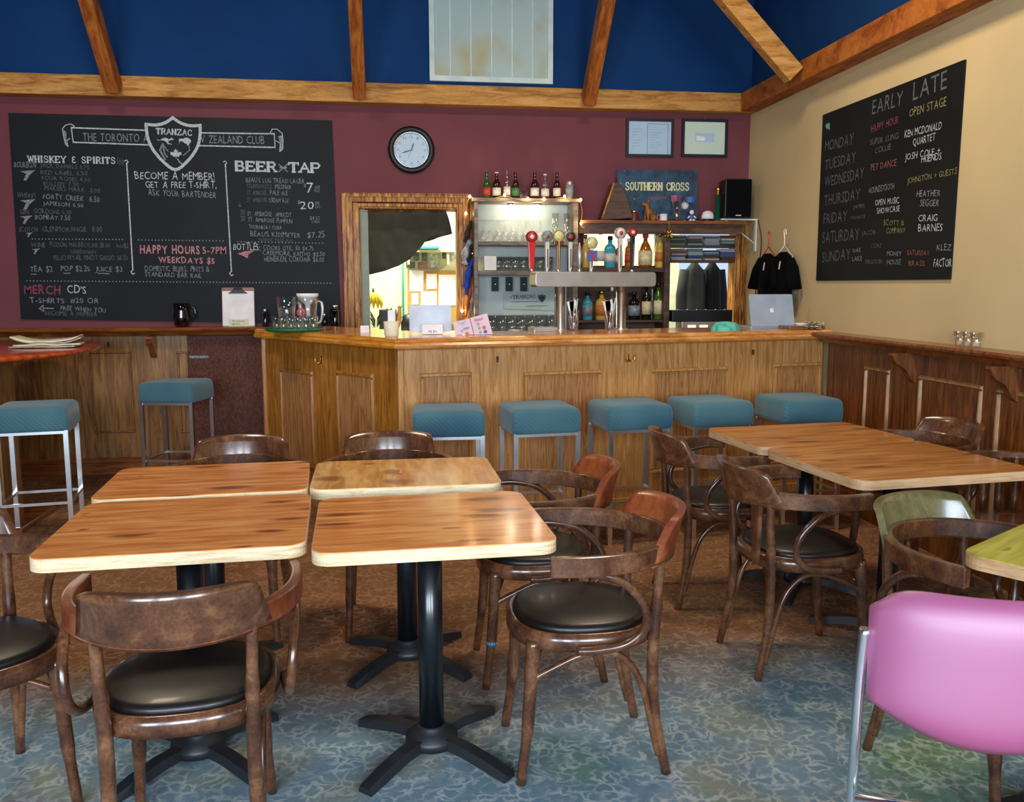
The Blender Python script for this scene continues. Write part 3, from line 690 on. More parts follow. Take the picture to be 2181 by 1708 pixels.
# ================================================================== bar stools
def make_stool(lab, loc, rz, grp):
    t = thing('bar_stool', lab, 'stool', loc, rz, grp)
    w_ = .375
    mb = MB(); n = 10
    mb.prism(rrect(w_+.02, w_+.02, .03, 4), .665, .69)
    # cover: rounded box with soft wrinkles
    top = []
    for s_, z in ((1.0, .652), (1.015, .67), (1.01, .72), (1.0, .76), (.97, .778), (.9, .787), (.6, .792), (.2, .793)):
        top.append([(x*s_, y*s_, z) for x, y in rrect(w_+.012, w_+.012, .032, 5)])
    k = len(top[0]); vs = []
    for j, ring in enumerate(top):
        for i, (x, y, z) in enumerate(ring):
            d_ = noise.noise(Vector((x*14, y*14, z*14)))*.006; rr = math.hypot(x, y) or 1
            vs.append((x+x/rr*d_, y+y/rr*d_, z+(d_*.7 if 0 < j else 0)))
    mb = MB(); mb.add(vs, [(j*k+i, j*k+(i+1) % k, (j+1)*k+(i+1) % k, (j+1)*k+i) for j in range(len(top)-1) for i in range(k)], 0, True)
    mb.add(vs[-k:], [tuple(range(k))]); mb.add(vs[:k], [tuple(range(k-1, -1, -1))])
    mb.build('seat_cover', 'teal', t)
    h_ = w_/2-.012
    for sx_ in (-1, 1):
        for sy_ in (-1, 1): MB().bb(sx_*h_-.0125, sx_*h_+.0125, sy_*h_-.0125, sy_*h_+.0125, 0, .655).build('leg', 'chrome', t)
    MB().bb(-h_, h_, -h_-.009, -h_+.009, .635, .653).bb(-h_, h_, h_-.009, h_+.009, .635, .653).bb(-h_-.009, -h_+.009, -h_, h_, .635, .653).bb(h_-.009, h_+.009, -h_, h_, .635, .653).build('seat_frame', 'chrome', t)
    for s_ in (-1, 1):
        MB().bb(-h_, h_, s_*h_-.008, s_*h_+.008, .235, .251).build('footrest', 'chrome', t); MB().bb(s_*h_-.008, s_*h_+.008, -h_, h_, .235, .251).build('footrest', 'chrome', t)
    return t
def stool_at(fl, fr, z=.655):
    a_, b_ = onz(*fl, z), onz(*fr, z); m_ = (a_+b_)/2; d = (b_-a_).normalized(); n_ = Vector((-d.y, d.x, 0))
    c_ = m_+n_*.1875; return (c_.x, c_.y, 0), math.atan2(d.y, d.x)
ST = [((882, 931), (1032, 928), 'teal covered chrome bar stool, leftmost of the five along the bar'),
 ((1092, 925), (1239, 919), 'second of the five teal bar stools along the bar from the left'),
 ((1294, 917), (1437, 911), 'middle one of the five teal bar stools along the bar'),
 ((1471, 909), (1614, 902), 'second of the five teal bar stools from the right wall'),
 ((1665, 902), (1802, 897), 'teal bar stool in the corner against the right wainscot'),
 ((-16, 923), (142, 916), 'teal bar stool at the left edge beside the red pub table'),
 ((289, 856), (408, 858), 'teal bar stool alone in front of the dark door panel')]
s0 = None
for i, (fl, fr, lab) in enumerate(ST):
    loc, rz = stool_at(fl, fr)
    grp = 'teal bar stools'
    if i == 6: rz += R(4)
    if s0 is None: s0 = make_stool(lab, loc, rz, grp)
    else: dup(s0, loc, rz, lab)
# ================================================================== pub table
t = thing('pub_table', 'tall pub table with glossy red-brown oval top and wooden box pedestal at the left edge', 'table', (-2.56, 6.03, 0), R(0))
MB().lathe([(0, 1.02), (.58, 1.02), (.60, 1.028), (.605, 1.04), (.60, 1.052), (.58, 1.058), (0, 1.06)], n=56, sx=1.06, sy=1.58).build('table_top', 'pub_red', t)
MB().bb(-.5, .26, -.5, -.24, .03, 1.02).build('pedestal', 'wains', t, bev=.006); MB().bb(-.55, .38, -.6, -.05, 0, .035).build('base', 'rail', t, bev=.006)
# ================================================================== lettering
GL = {}
def glyph(ch, off=0.0):
    key = (ch, off)
    if key not in GL:
        cu = bpy.data.curves.new('g', 'FONT'); cu.body = ch; cu.size = 1; cu.offset = off; cu.resolution_u = 2; cu.fill_mode = 'FRONT'
        o = bpy.data.objects.new('g', cu); me = bpy.data.meshes.new_from_object(o)
        vs = [v_.co.copy() for v_ in me.vertices]; fs = [tuple(p_.vertices) for p_ in me.polygons]
        xs = [v_.x for v_ in vs] or [0, .28]
        GL[key] = (vs, fs, min(xs), max(xs)); bpy.data.objects.remove(o); bpy.data.meshes.remove(me); bpy.data.curves.remove(cu)
    return GL[key]
CAPH = .729
# slab-serif capitals drawn as strokes on a 0..1 square: used for the painted headings
STK = {'A': [[(0, 0), (.5, 1)], [(.5, 1), (1, 0)], [(.2, .38), (.8, .38)]], 'B': [[(.1, 0), (.1, 1)], [(.1, 1), (.7, 1), (.85, .78), (.7, .53), (.1, .53)], [(.7, .53), (.95, .28), (.75, 0), (.1, 0)]],
 'C': [[(.95, .78), (.75, .97), (.4, 1), (.08, .72), (.05, .35), (.3, .03), (.7, 0), (.95, .2)]], 'E': [[(.1, 0), (.1, 1)], [(.1, 1), (.9, 1), (.9, .82)], [(.1, .52), (.7, .52)], [(.1, 0), (.95, 0), (.95, .2)]],
 'H': [[(.1, 0), (.1, 1)], [(.9, 0), (.9, 1)], [(.1, .5), (.9, .5)]], 'I': [[(.5, 0), (.5, 1)]], 'K': [[(.1, 0), (.1, 1)], [(.9, 1), (.15, .42)], [(.38, .58), (.95, 0)]],
 'N': [[(.1, 0), (.1, 1)], [(.1, 1), (.9, 0)], [(.9, 0), (.9, 1)]], 'O': [[(.5, 1), (.15, .85), (.03, .5), (.15, .15), (.5, 0), (.85, .15), (.97, .5), (.85, .85), (.5, 1)]],
 'P': [[(.1, 0), (.1, 1)], [(.1, 1), (.75, 1), (.95, .76), (.75, .48), (.1, .48)]], 'R': [[(.1, 0), (.1, 1)], [(.1, 1), (.7, 1), (.88, .76), (.7, .5), (.1, .5)], [(.5, .5), (.95, 0)]],
 'S': [[(.88, .78), (.7, .98), (.3, 1), (.1, .78), (.25, .57), (.75, .44), (.92, .22), (.7, .02), (.28, 0), (.08, .22)]], 'T': [[(.5, 0), (.5, 1)], [(.0, .82), (0, 1), (1, 1), (1, .82)]],
 'U': [[(.1, 1), (.1, .3), (.3, .02), (.7, .02), (.9, .3), (.9, 1)]], 'W': [[(0, 1), (.25, 0)], [(.25, 0), (.5, .8)], [(.5, .8), (.75, 0)], [(.75, 0), (1, 1)]], 'Y': [[(0, 1), (.5, .5)], [(1, 1), (.5, .5)], [(.5, .5), (.5, 0)]],
 'Z': [[(.05, .82), (.05, 1), (.95, 1), (.05, 0), (.95, 0), (.95, .2)]], '&': [[(.9, .1), (.5, 0), (.2, .15), (.25, .45), (.6, .55)], [(.85, .9), (.5, 1), (.25, .85), (.3, .6), (.6, .55)]]}
SERIF = {'A': [(0, 0), (1, 0)], 'B': [], 'H': [(.1, 0), (.1, 1), (.9, 0), (.9, 1)], 'I': [(.5, 0), (.5, 1)], 'K': [(.1, 0), (.1, 1), (.92, 1), (.95, 0)], 'N': [(.1, 0), (.1, 1), (.9, 1)], 'P': [(.1, 0)], 'R': [(.1, 0), (.95, 0)],
 'T': [(.5, 0)], 'U': [(.1, 1), (.9, 1)], 'W': [(0, 1), (1, 1), (.5, .85)], 'Y': [(0, 1), (1, 1), (.5, 0)]}
class Plane:
    """a flat face in the room: o point, u right, v up, n outwards; at(px,py) -> (a,b) on it"""
    def __init__(s, o, u, v, n): s.o, s.u, s.v, s.n = Vector(o), Vector(u), Vector(v), Vector(n)
    def ab(s, px, py): p_ = onp(px, py, s.o, s.n); d = p_-s.o; return Vector((d.dot(s.u), d.dot(s.v)))
    def pt(s, a, b_, c_=0): return s.o+s.u*a+s.v*b_+s.n*c_
class Ink:
    """flat marks lying just proud of a Plane, gathered into one mesh per line"""
    def __init__(s, pl, lift=.0015): s.pl = pl; s.mb = MB(); s.l = lift; s.k = 0
    def poly(s, pts):
        s.k += 1; s.mb.add([s.pl.pt(a, b_, s.l+s.k*2e-5) for a, b_ in pts], [tuple(range(len(pts)))]); return s
    def stroke(s, pts, w_):
        P = [Vector(p_) for p_ in pts]
        for a, b_ in zip(P, P[1:]):
            d = (b_-a)
            if d.length < 1e-6: continue
            d.normalize(); n_ = Vector((-d.y, d.x))*w_/2; e = d*w_*.35
            s.poly([a-n_-e, b_-n_+e, b_+n_+e, a+n_-e])
        return s
    def px(s, pts, w_): return s.stroke([s.pl.ab(*p_) for p_ in pts], w_)
    def pxpoly(s, pts): return s.poly([s.pl.ab(*p_) for p_ in pts])
    def text(s, txt, p0, p1, h, jit=.0, off=0., shear=0., ab=False):
        """txt along the baseline p0->p1 (pixels), cap height h in metres"""
        a = Vector(p0) if ab else s.pl.ab(*p0); b_ = Vector(p1) if ab else s.pl.ab(*p1); W = (b_-a).length; d = (b_-a).normalized(); n_ = Vector((-d.y, d.x))
        adv = []; x = 0; first_small = False
        for i, ch in enumerate(txt):
            if ch == ' ': adv.append(None); x += .42; continue
            vs, fs, x0, x1 = glyph(ch, off); adv.append(x); x += (x1-x0)+.11
        k = W/max(x-.11, .1); ky = h/CAPH; rnd = random.Random(txt)
        for ch, ax in zip(txt, adv):
            if ax is None: continue
            vs, fs, x0, x1 = glyph(ch, off); r_ = rnd.uniform(-1, 1)*jit; sc = 1+rnd.uniform(-1, 1)*jit*.9; dy = rnd.uniform(-1, 1)*jit*.12
            out = []
            for v_ in vs:
                gx = (v_.x-x0)*k; gy = (v_.y*sc+dy)*ky; gx += gy*(shear+r_*.8)
                p_ = a+d*(ax*k+gx)+n_*gy; out.append(s.pl.pt(p_.x, p_.y, s.l))
            s.mb.add(out, fs)
        return s
    def slab(s, txt, p0, p1, h, wt, ser=True, wide=1., gap=.35):
        a = s.pl.ab(*p0); b_ = s.pl.ab(*p1); W = (b_-a).length; d = (b_-a).normalized(); n_ = Vector((-d.y, d.x))
        ws = [(.45 if c_ == 'I' else 1.25 if c_ == 'W' else .7 if c_ == ' ' else 1.) for c_ in txt]; k = W/(sum(ws)+gap*(len(txt)-1)); x = 0
        for c_, cw in zip(txt, ws):
            f = lambda p_: a+d*((x+p_[0]*cw)*k)+n_*(p_[1]*h)
            if c_ in STK:
                for st in STK[c_]:
                    vert = abs(st[0][0]-st[-1][0]) < .02 and len(st) == 2
                    s.stroke([f(p_) for p_ in st], wt*(1.35 if vert else .8))
                if ser:
                    for q_ in SERIF.get(c_, []):
                        s.stroke([f((q_[0]-.17/cw, q_[1])), f((q_[0]+.17/cw, q_[1]))], wt*.7)
            x += cw+gap
        return s
    def dots(s, p0, p1, n, r_):
        a, b_ = s.pl.ab(*p0), s.pl.ab(*p1)
        for i in range(n):
            c_ = a.lerp(b_, i/(n-1)); s.poly([(c_.x+r_*math.cos(j*PI/3), c_.y+r_*math.sin(j*PI/3)) for j in range(6)])
        return s
    def done(s, name, mat, parent): 
        o = s.mb.build(name, mat, parent); return o
def free_parent(o, root):
    """keep world-space geometry when hung under a placed root"""
    o.matrix_parent_inverse = root_matrix(root).inverted()
def root_matrix(r_): return Matrix.Translation(r_.location) @ Matrix.Rotation(r_.rotation_euler.z, 4, 'Z')
SHIELD = cr([(-1, .72), (-.96, .2), (-.8, -.25), (-.45, -.72), (0, -1.05), (.45, -.72), (.8, -.25), (.96, .2), (1, .72)], 4)
SH_TOP = cr([(1, .72), (.62, .70), (.28, .80), (0, 1.0)], 4)[1:]+cr([(0, 1.0), (-.28, .80), (-.62, .70), (-1, .72)], 4)[1:-1]
SHP = [(p_.x, p_.y) for p_ in SHIELD]+[(p_.x, p_.y) for p_ in SH_TOP]
LEAF = [(0, -.95), (.04, -.5), (.45, -.58), (.38, -.42), (.85, -.08), (.72, 0), (.82, .32), (.52, .26), (.46, .38), (.22, .12), (.32, .68), (.14, .58), (0, .95)]
LEAF = LEAF+[(-x, y) for x, y in LEAF[1:-1]][::-1]
ROO = [(-.98, .12), (-.8, -.02), (-.55, -.02), (-.42, .06), (-.28, .32), (0, .42), (.22, .34), (.40, .12), (.62, .30), (.70, .52), (.78, .30), (.98, .02), (.80, .02), (.60, -.02), (.45, -.15), (.30, -.32), (.38, -.62), (.72, -.80), (.70, -.9), (.25, -.80), (.12, -.45), (-.08, -.18), (-.32, -.05), (-.55, -.14), (-.82, -.12)]
KIWI = [(-1, -.95), (-.72, -.2), (-.86, .12), (-.70, .42), (-.42, .42), (-.25, .35), (.05, .62), (.45, .62), (.82, .3), (.92, -.15), (.66, -.55), (.55, -.72), (.6, -.95), (.35, -.95), (.3, -.62), (0, -.5), (-.25, -.2), (-.55, -.05), (-.66, -.2)]
def crest(ink, ctr, w_, h, wt, inner=True):
    P = [(ctr[0]+x*w_, ctr[1]+y*h) for x, y in SHP]; ink.stroke(P+[P[0]], wt)
    if inner:
        f = lambda pts, cx, cy, sx_, sy_: ink.poly([(ctr[0]+w_*(cx+x*sx_), ctr[1]+h*(cy+y*sy_)) for x, y in pts])
        f(LEAF, .05, -.42, .26, .22); f(ROO, -.32, .12, .34, .20); f(KIWI, .40, .10, .26, .20)
        ink.stroke([(ctr[0]+w_*x, ctr[1]+h*y) for x, y in ((.1, -.62), (.18, -.76), (.3, -.84))], wt*.3)
# ------------------------------------------------------------------ menu chalkboard
def board_at(name, lab, pl, q, cat, matname='board', th=.012):
    t = thing(name, lab, cat, pl.o, 0)
    return t
BRD = {}
def mkboard(lab, pl, quad):
    """quad: pixel corners tl, tr, br, bl on plane pl"""
    Q = [pl.ab(*p_) for p_ in quad]; c_ = sum(Q, Vector((0, 0)))/4; o = pl.pt(c_.x, c_.y)
    t = thing('chalkboard', lab, 'chalkboard', o)
    mb = MB(); n = 4
    vs = [pl.pt(p_.x, p_.y, 0) for p_ in Q]+[pl.pt(p_.x, p_.y, .012) for p_ in Q]
    mb.add(vs, [(3, 2, 1, 0), (4, 5, 6, 7)]+[(i, (i+1) % 4, 4+(i+1) % 4, 4+i) for i in range(4)])
    b_ = mb.build('board', 'board', t); free_parent(b_, t); BRD[t] = b_; return t
WALLB = Plane((0, YB, 0), (1, 0, 0), (0, 0, 1), (0, -1, 0))
t = mkboard('large black chalkboard menu with chalk crest and ribbon banner on the maroon wall', WALLB, [(19, 241), (706.8, 257), (727, 690), (46, 680)])
PB = Plane((0, YB-.012, 0), (1, 0, 0), (0, 0, 1), (0, -1, 0))
def line(txt, x0, y0, x1, y1, hpx, mat='ch_g', jit=.16, off=0., name='chalk_lettering', shear=0.):
    k = Ink(PB); k.text(txt, (x0, y0), (x1, y1), hpx*YB*1.02/FPX, jit, off, shear); return k.done(name, mat, BRD[t])
def mark(ink, name, mat): return ink.done(name, mat, BRD[t])
k = Ink(PB)                                                       # banner
k.px([(322, 278), (152, 272)], .010).px([(152, 272), (156, 303)], .007).px([(156, 303), (328, 309)], .010).px([(420, 283), (584, 285)], .010).px([(584, 285), (586, 314)], .007).px([(586, 314), (417, 310)], .010)
k.px([(152, 276), (158, 268), (150, 264), (139, 267), (133, 275), (136, 292), (140, 308), (145, 312), (142, 300), (149, 295)], .006).px([(576, 283), (580, 275), (590, 275), (601, 284), (603, 300), (602, 318), (596, 323), (597, 305), (588, 300)], .006)
mark(k, 'chalk_banner', 'ch_w')
k = Ink(PB, .001); k.pxpoly([(135, 276), (141, 281), (142, 290), (141, 300), (145, 311), (140, 308), (136, 292)]); k.pxpoly([(592, 290), (602, 288), (602, 318), (596, 323), (598, 308)]); mark(k, 'chalk_shading', 'ch_g')
line('THE TORONTO AUSTRALIA NEW ZEALAND CLUB', 177, 300.5, 563, 307, 16, 'ch_g', .04)
k = Ink(PB, .0025); k.poly([(x, y) for x, y in [tuple(PB.ab(371, 305)+Vector((x*.192, y*.185))) for x, y in SHP]]); mark(k, 'crest_ground', 'board')
cpt = PB.ab(371, 305); k = Ink(PB, .004); crest(k, (cpt.x, cpt.y), .195, .185, .022); mark(k, 'chalk_crest', 'ch_w')
k = Ink(PB, .004); k.slab('TRANZAC', (333, 285), (409, 289), .040, .0085, False, gap=.3); mark(k, 'crest_lettering', 'ch_w')
k = Ink(PB, .004); k.px([(347, 306), (341, 320), (352, 340)], .012).px([(348, 308), (350, 325), (357, 335)], .01).px([(351, 312), (358, 322)], .008).px([(403, 312), (404, 320), (391, 331)], .007); mark(k, 'crest_fern', 'ch_g')
k = Ink(PB); k.slab('WHISKEY & SPIRITS', (60, 345), (246, 348.5), .044, .009, True, gap=.32); mark(k, 'chalk_heading', 'ch_w')
line('1oz', 250, 350, 264, 351, 15, 'ch_d')
k = Ink(PB); k.slab('BEER', (502, 363), (588, 365), .066, .017, True, gap=.22); k.slab('TAP', (616, 366), (682, 367), .066, .017, True, gap=.2); mark(k, 'chalk_heading', 'ch_w')
k = Ink(PB); k.px([(594, 350), (613, 366)], .008).px([(613, 349), (594, 366)], .008).px([(597, 357), (610, 357)], .012); mark(k, 'chalk_ornament', 'ch_g')
for a in ([(270, 348), (283, 575)], [(480, 350), (493, 578)]):      # dividers with scroll ends
    k = Ink(PB); k.px(a, .009)
    (xa, ya), (xb, yb) = a
    k.px([(xa, ya), (xa+3, ya-3), (xa, ya-7), (xa-4, ya-5)], .007).px([(xb, yb), (xb-4, yb+4), (xb, yb+9), (xb+4, yb+7)], .007); mark(k, 'chalk_divider', 'ch_w')
for a in (((69, 509), (261, 510), 28), ((295, 511), (475, 513), 26), ((507, 515), (687, 518), 26), ((57, 598), (704, 603), 92)):
    k = Ink(PB); k.dots(a[0], a[1], a[2], .0055); mark(k, 'chalk_dotted_rule', 'ch_g')
for a in (('BOURBON', 30, 356, 76, 358, 11, 'ch_g'), ('JACK DANIELS 5.75', 86, 356, 190, 361, 8, 'ch_d'), ('RED LABEL 6.50', 87, 371, 186, 374, 8, 'ch_d'), ('FOUR ROSES 6.50', 90, 383, 192, 387, 8, 'ch_d'), ('BULLEIT 7.50', 93, 395, 168, 397, 8, 'ch_d'),
          ('MAKERS MARK  8.00', 95, 405, 213, 411, 9, 'ch_d'), ('WHISKEY', 36, 420, 78, 422, 9, 'ch_d'), ('FORTY CREEK  6.50', 92, 423, 212, 431, 10, 'ch_g'), ('JAMESON 6.50', 92, 437, 178, 442, 8, 'ch_g'), ('GIN', 42, 455, 62, 457, 8, 'ch_d'), ('GORDONS 6.50', 72, 454, 152, 457, 9, 'ch_d'),
          ('BOMBAY 7.50', 75, 467, 150, 469, 9, 'ch_g'), ('SCOTCH', 40, 493, 80, 494, 9, 'ch_d'), ('GLENMORANGIE  8.00', 91, 493, 218, 494, 10, 'ch_d'), ('WINE', 66, 526, 97, 527, 9, 'ch_d'), ('FUZION MALBEC/CAB $6.00   6oz$2', 107, 525, 274, 528, 9, 'ch_d'),
          ('CHARDONNAY', 150, 540, 206, 541, 8, 'ch_d'), ('YELLOWTAIL PINOT GRIGIO $6.50', 112, 554, 272, 554, 10, 'ch_d'), ('TEA $2', 64, 578, 113, 579, 11, 'ch_g'), ('POP $2.25', 130, 577, 192, 578, 11, 'ch_g'), ('JUICE $3', 204, 578, 261, 579, 10, 'ch_g'),
          ("CD'S", 144, 624, 184, 625, 15, 'ch_w'), ('T-SHIRTS', 64, 645, 138, 646, 11, 'ch_g'), ('#20 OR', 150, 645, 210, 646, 11, 'ch_g'), ('FREE WHEN YOU', 129, 660, 225, 666, 9, 'ch_g'), ('BECOME A MEMBER', 96, 671, 207, 674, 9, 'ch_d'),
          ('BECOME A MEMBER!', 288, 381, 458, 384, 15, 'ch_w'), ('GET A FREE T-SHIRT,', 311, 400, 461, 401, 14, 'ch_w'), ('ASK YOUR BARTENDER', 316, 416, 460, 422, 12, 'ch_g'), ('DOMESTIC BEERS, PINTS &', 309, 577, 446, 579, 11, 'ch_g'), ('STANDARD BAR RAIL', 309, 589, 429, 592, 10, 'ch_g'),
          ("BEAU'S LUG TREAD LAGER", 524, 388, 648, 391, 10, 'ch_g'), ('STEAMWHISTLE', 526, 401, 579, 402, 9, 'ch_d'), ('PILSNER', 586, 402, 621, 403, 9, 'ch_g'), ('ST. AMBROISE', 526, 415, 568, 415, 9, 'ch_d'), ('PALE ALE', 575, 415, 613, 416, 9, 'ch_g'), ('ST. AMBROISE', 526, 430, 569, 430, 9, 'ch_d'), ('CREAM ALE', 573, 431, 614, 432, 9, 'ch_g'),
          ('ST. AMBROISE  APRICOT', 527, 459, 621, 463, 9, 'ch_g'), ('ST. AMBROISE PUMPKIN', 529, 472, 623, 476, 9, 'ch_g'), ('THORNBURY CIDER', 531, 487, 600, 489, 8, 'ch_g'), ("BEAU'S KISSMEYER", 534, 503, 640, 506, 10, 'ch_g'), ('$7.25', 655, 506, 692, 506, 13, 'ch_g'), ('NORDIC PALE ALE', 552, 514, 622, 516, 7, 'ch_d'),
          ('BOTTLES:', 497, 532, 554, 533, 14, 'ch_w'), ('COORS LITE, 50 $4.75', 561, 532, 668, 534, 9, 'ch_g'), ('CREEMORE, KEITHS $5.50', 560, 543, 692, 546, 9, 'ch_g'), ('HEINEKEN, CORONA $6.00', 563, 557, 690, 558, 11, 'ch_g'),
          ('$', 647, 398, 652, 398, 7, 'ch_g'), ('7', 653, 411, 667, 411, 19, 'ch_w'), ('00', 671, 403, 681, 403, 7, 'ch_g'), ('PINT', 669, 409, 681, 410, 5, 'ch_g'), ('$', 634, 434, 639, 434, 8, 'ch_g'), ('20', 639, 445, 668, 445, 18, 'ch_w'), ('50', 671, 436, 681, 436, 7, 'ch_g'), ('JUG', 671, 443, 682, 443, 5, 'ch_g'), ('$4.25', 660, 468, 681, 468, 8, 'ch_g'), ('CANS', 664, 475, 681, 475, 5, 'ch_g')):
    line(*a)
k = Ink(PB); k.text('MERCH', (52, 625), (129, 627), .068, .1, .02); mark(k, 'chalk_lettering', 'ch_r')
k = Ink(PB); k.text('HAPPY HOURS', (298, 539), (426, 541), .062, .1, .03); mark(k, 'chalk_lettering', 'ch_p')
k = Ink(PB); k.text('5-7PM', (432, 540), (482, 541), .056, .1, .015).text('WEEKDAYS $5', (338, 559), (457, 562), .046, .1, .025); mark(k, 'chalk_lettering', 'ch_p')
k = Ink(PB)                                                       # lightning arrows, underlines, arrow
for x, y, s_ in ((58, 371, 1), (58, 433, 1), (55, 466, .8), (62, 499, .45), (76, 534, .55)):
    k.pxpoly([(x-16*s_, y-6*s_), (x+18*s_, y-9*s_), (x+6*s_, y+1*s_), (x-2*s_, y+14*s_), (x-8*s_, y+13*s_), (x-2*s_, y-1*s_)])
k.px([(66, 584), (77, 584)], .006).px([(135, 582), (150, 582)], .006).px([(209, 582), (233, 583)], .006).px([(114, 657), (92, 656)], .008).px([(92, 650), (84, 657), (93, 663), (92, 650)], .007)
mark(k, 'chalk_arrow', 'ch_g')
k = Ink(PB); k.pxpoly([(506, 540), (522, 535), (542, 534), (530, 541), (527, 550), (520, 546)]); mark(k, 'chalk_arrow', 'ch_p')
k = Ink(PB); k.px([(511, 432), (511, 440)], .004).px([(508, 437), (511, 441), (514, 437)], .004); k.text('BEER', (513, 447), (513, 472), .03, .1); mark(k, 'chalk_lettering', 'ch_d')
# ------------------------------------------------------------------ schedule board on the right wall
WALLR = Plane((XR, 0, 0), (0, -1, 0), (0, 0, 1), (-1, 0, 0))
t = mkboard('black chalkboard listing the weekly evening programme on the cream right wall', WALLR, [(1756, 245), (2059, 127), (2026.4, 595), (1741.5, 598)])
PR = Plane((XR-.012, 0, 0), (0, -1, 0), (0, 0, 1), (-1, 0, 0))
def zpt(x, y): return (1740+x/3.485, 120+y/3.485)
def rl(txt, x0, y0, x1, y1, h, mat='ch_g', jit=.12, off=0.):
    k = Ink(PR); k.text(txt, zpt(x0, y0), zpt(x1, y1), h*.66, jit, off); k.done('chalk_lettering', mat, BRD[t])
M['ch_x'] = chalk('chalk_very_faint', '5a6064')
rl('EARLY', 410, 432, 635, 362, .135, 'ch_d', .08, .0); rl('LATE', 712, 328, 965, 235, .15, 'ch_d', .08)
rl('HAPPY HOUR', 402, 568, 605, 495, .07, 'ch_r'); rl('OPEN STAGE', 685, 452, 960, 366, .075, 'ch_y')
for a in (('MONDAY', 60, 705, 270, 655, .11), ('TUESDAY', 60, 845, 290, 785, .11), ('WEDNESDAY', 58, 970, 350, 905, .11), ('THURSDAY', 55, 1110, 320, 1062, .11), ('FRIDAY', 50, 1245, 225, 1222, .11), ('SATURDAY', 42, 1388, 315, 1360, .12), ('SUNDAY', 40, 1530, 250, 1505, .11)):
    rl(*a, 'ch_x', .05)
for a in (('SUPER LUNG', 395, 660, 605, 610, .055, 'ch_d'), ('COLLIE', 430, 722, 550, 690, .05, 'ch_d'), ('KEN MCDONALD', 652, 605, 925, 540, .065, 'ch_w'), ('QUARTET', 715, 665, 878, 622, .06, 'ch_w'), ('JOSH COLE +', 655, 772, 915, 725, .06, 'ch_w'), ('FRIENDS', 775, 790, 925, 765, .06, 'ch_w'),
          ('PET DANCE', 402, 850, 590, 812, .06, 'ch_o'), ('JOHNSTON + GUESTS', 672, 945, 1040, 872, .05, 'ch_y'), ('HOUNDSTOOTH', 388, 1018, 575, 985, .06, 'ch_g'), ('HEATHER', 740, 1045, 915, 1038, .055, 'ch_g'), ('SEGGER', 765, 1112, 905, 1112, .055, 'ch_g'),
          ('OPEN MUSIC', 432, 1108, 610, 1090, .055, 'ch_w'), ('SHOWCASE', 445, 1170, 615, 1150, .055, 'ch_w'), ('JAMES', 270, 1130, 355, 1120, .035, 'ch_d'), ('MONROE', 255, 1212, 360, 1200, .035, 'ch_d'), ('CRAIG', 752, 1225, 895, 1222, .06, 'ch_w'), ('BARNES', 752, 1302, 932, 1295, .065, 'ch_w'),
          ('SCOTT B', 495, 1255, 645, 1255, .05, 'ch_y'), ('COMPANY', 515, 1315, 655, 1310, .05, 'ch_y'), ('JACOB', 335, 1330, 435, 1322, .045, 'ch_d'), ('KLEZ', 890, 1440, 998, 1440, .055, 'ch_g'), ('FACTOR', 865, 1562, 1000, 1562, .07, 'ch_w'),
          ('OAK', 265, 1455, 328, 1452, .04, 'ch_g'), ('LAKE', 262, 1520, 335, 1518, .045, 'ch_g'), ('CORE', 400, 1422, 480, 1420, .04, 'ch_x'), ('FERGUSON', 360, 1540, 485, 1538, .04, 'ch_d'), ('MONEY', 520, 1480, 630, 1480, .04, 'ch_g'), ('HOUSE', 520, 1545, 622, 1545, .045, 'ch_g'), ('SATURDAY', 672, 1475, 835, 1478, .045, 'ch_o'), ('BRASS', 682, 1555, 800, 1555, .045, 'ch_o')):
    rl(*a)
k = Ink(PR); k.stroke([PR.ab(*zpt(70, 515)), PR.ab(*zpt(90, 505)), PR.ab(*zpt(92, 535))], .02).stroke([PR.ab(*zpt(75, 530)), PR.ab(*zpt(92, 518))], .02); k.done('chalk_star', 'ch_t', BRD[t])
# ------------------------------------------------------------------ clock
p = ony(876, 320, YB)
ck = thing('wall_clock', 'round wall clock with wide black rim and pale blue face', 'clock', (p.x, YB, p.z))
YZ = lambda x, y, z: (x, -z, y)
def ylathe(mb, prof, c_=(0, 0, 0), n=48, mi=0, cap=False):
    """lathe around the wall normal"""
    vs = []
    for r_, z_ in prof:
        for j in range(n):
            a = 2*PI*j/n; vs.append((c_[0]+r_*math.cos(a), c_[1]-z_, c_[2]+r_*math.sin(a)))
    k_ = len(prof); mb.add(vs, [(i*n+j, i*n+(j+1) % n, (i+1)*n+(j+1) % n, (i+1)*n+j) for i in range(k_-1) for j in range(n)], mi, True)
    if cap and prof[-1][0] > 1e-5: mb.add(vs[-n:], [tuple(range(n))], mi)
    return mb
ylathe(MB(), [(.178, 0), (.180, .02), (.172, .035), (.155, .042), (.142, .036), (.136, .02)]).build('rim', 'black', ck)
ylathe(MB(), [(.139, .022), (.137, .034), (.130, .036), (.127, .022)]).build('inner_ring', 'chrome', ck)
M['face'] = plain('clock_face_blue_white', 'b4c9d8', .5, vary=.01)
ylathe(MB(), [(.133, .012), (.133, .015)], cap=True).build('face', 'face', ck); CKF = [c_ for c_ in kids(ck) if c_.name.startswith('face')][0]
PC = Plane((0, -.0155, 0), (1, 0, 0), (0, 0, 1), (0, -1, 0)); k = Ink(PC)
M['numeral'] = plain('numeral_grey_blue', '8a9cae', .7)
for i in range(1, 13):
    a = PI/2-i*PI/6; cx_, cz_ = math.cos(a)*.103, math.sin(a)*.103; s_ = str(i); ww = .018 if i < 10 else .026
    k.text(s_, (cx_-ww/2, cz_-.011), (cx_+ww/2, cz_-.011), .022, 0, 0, ab=True)
k.done('numerals', 'numeral', CKF)
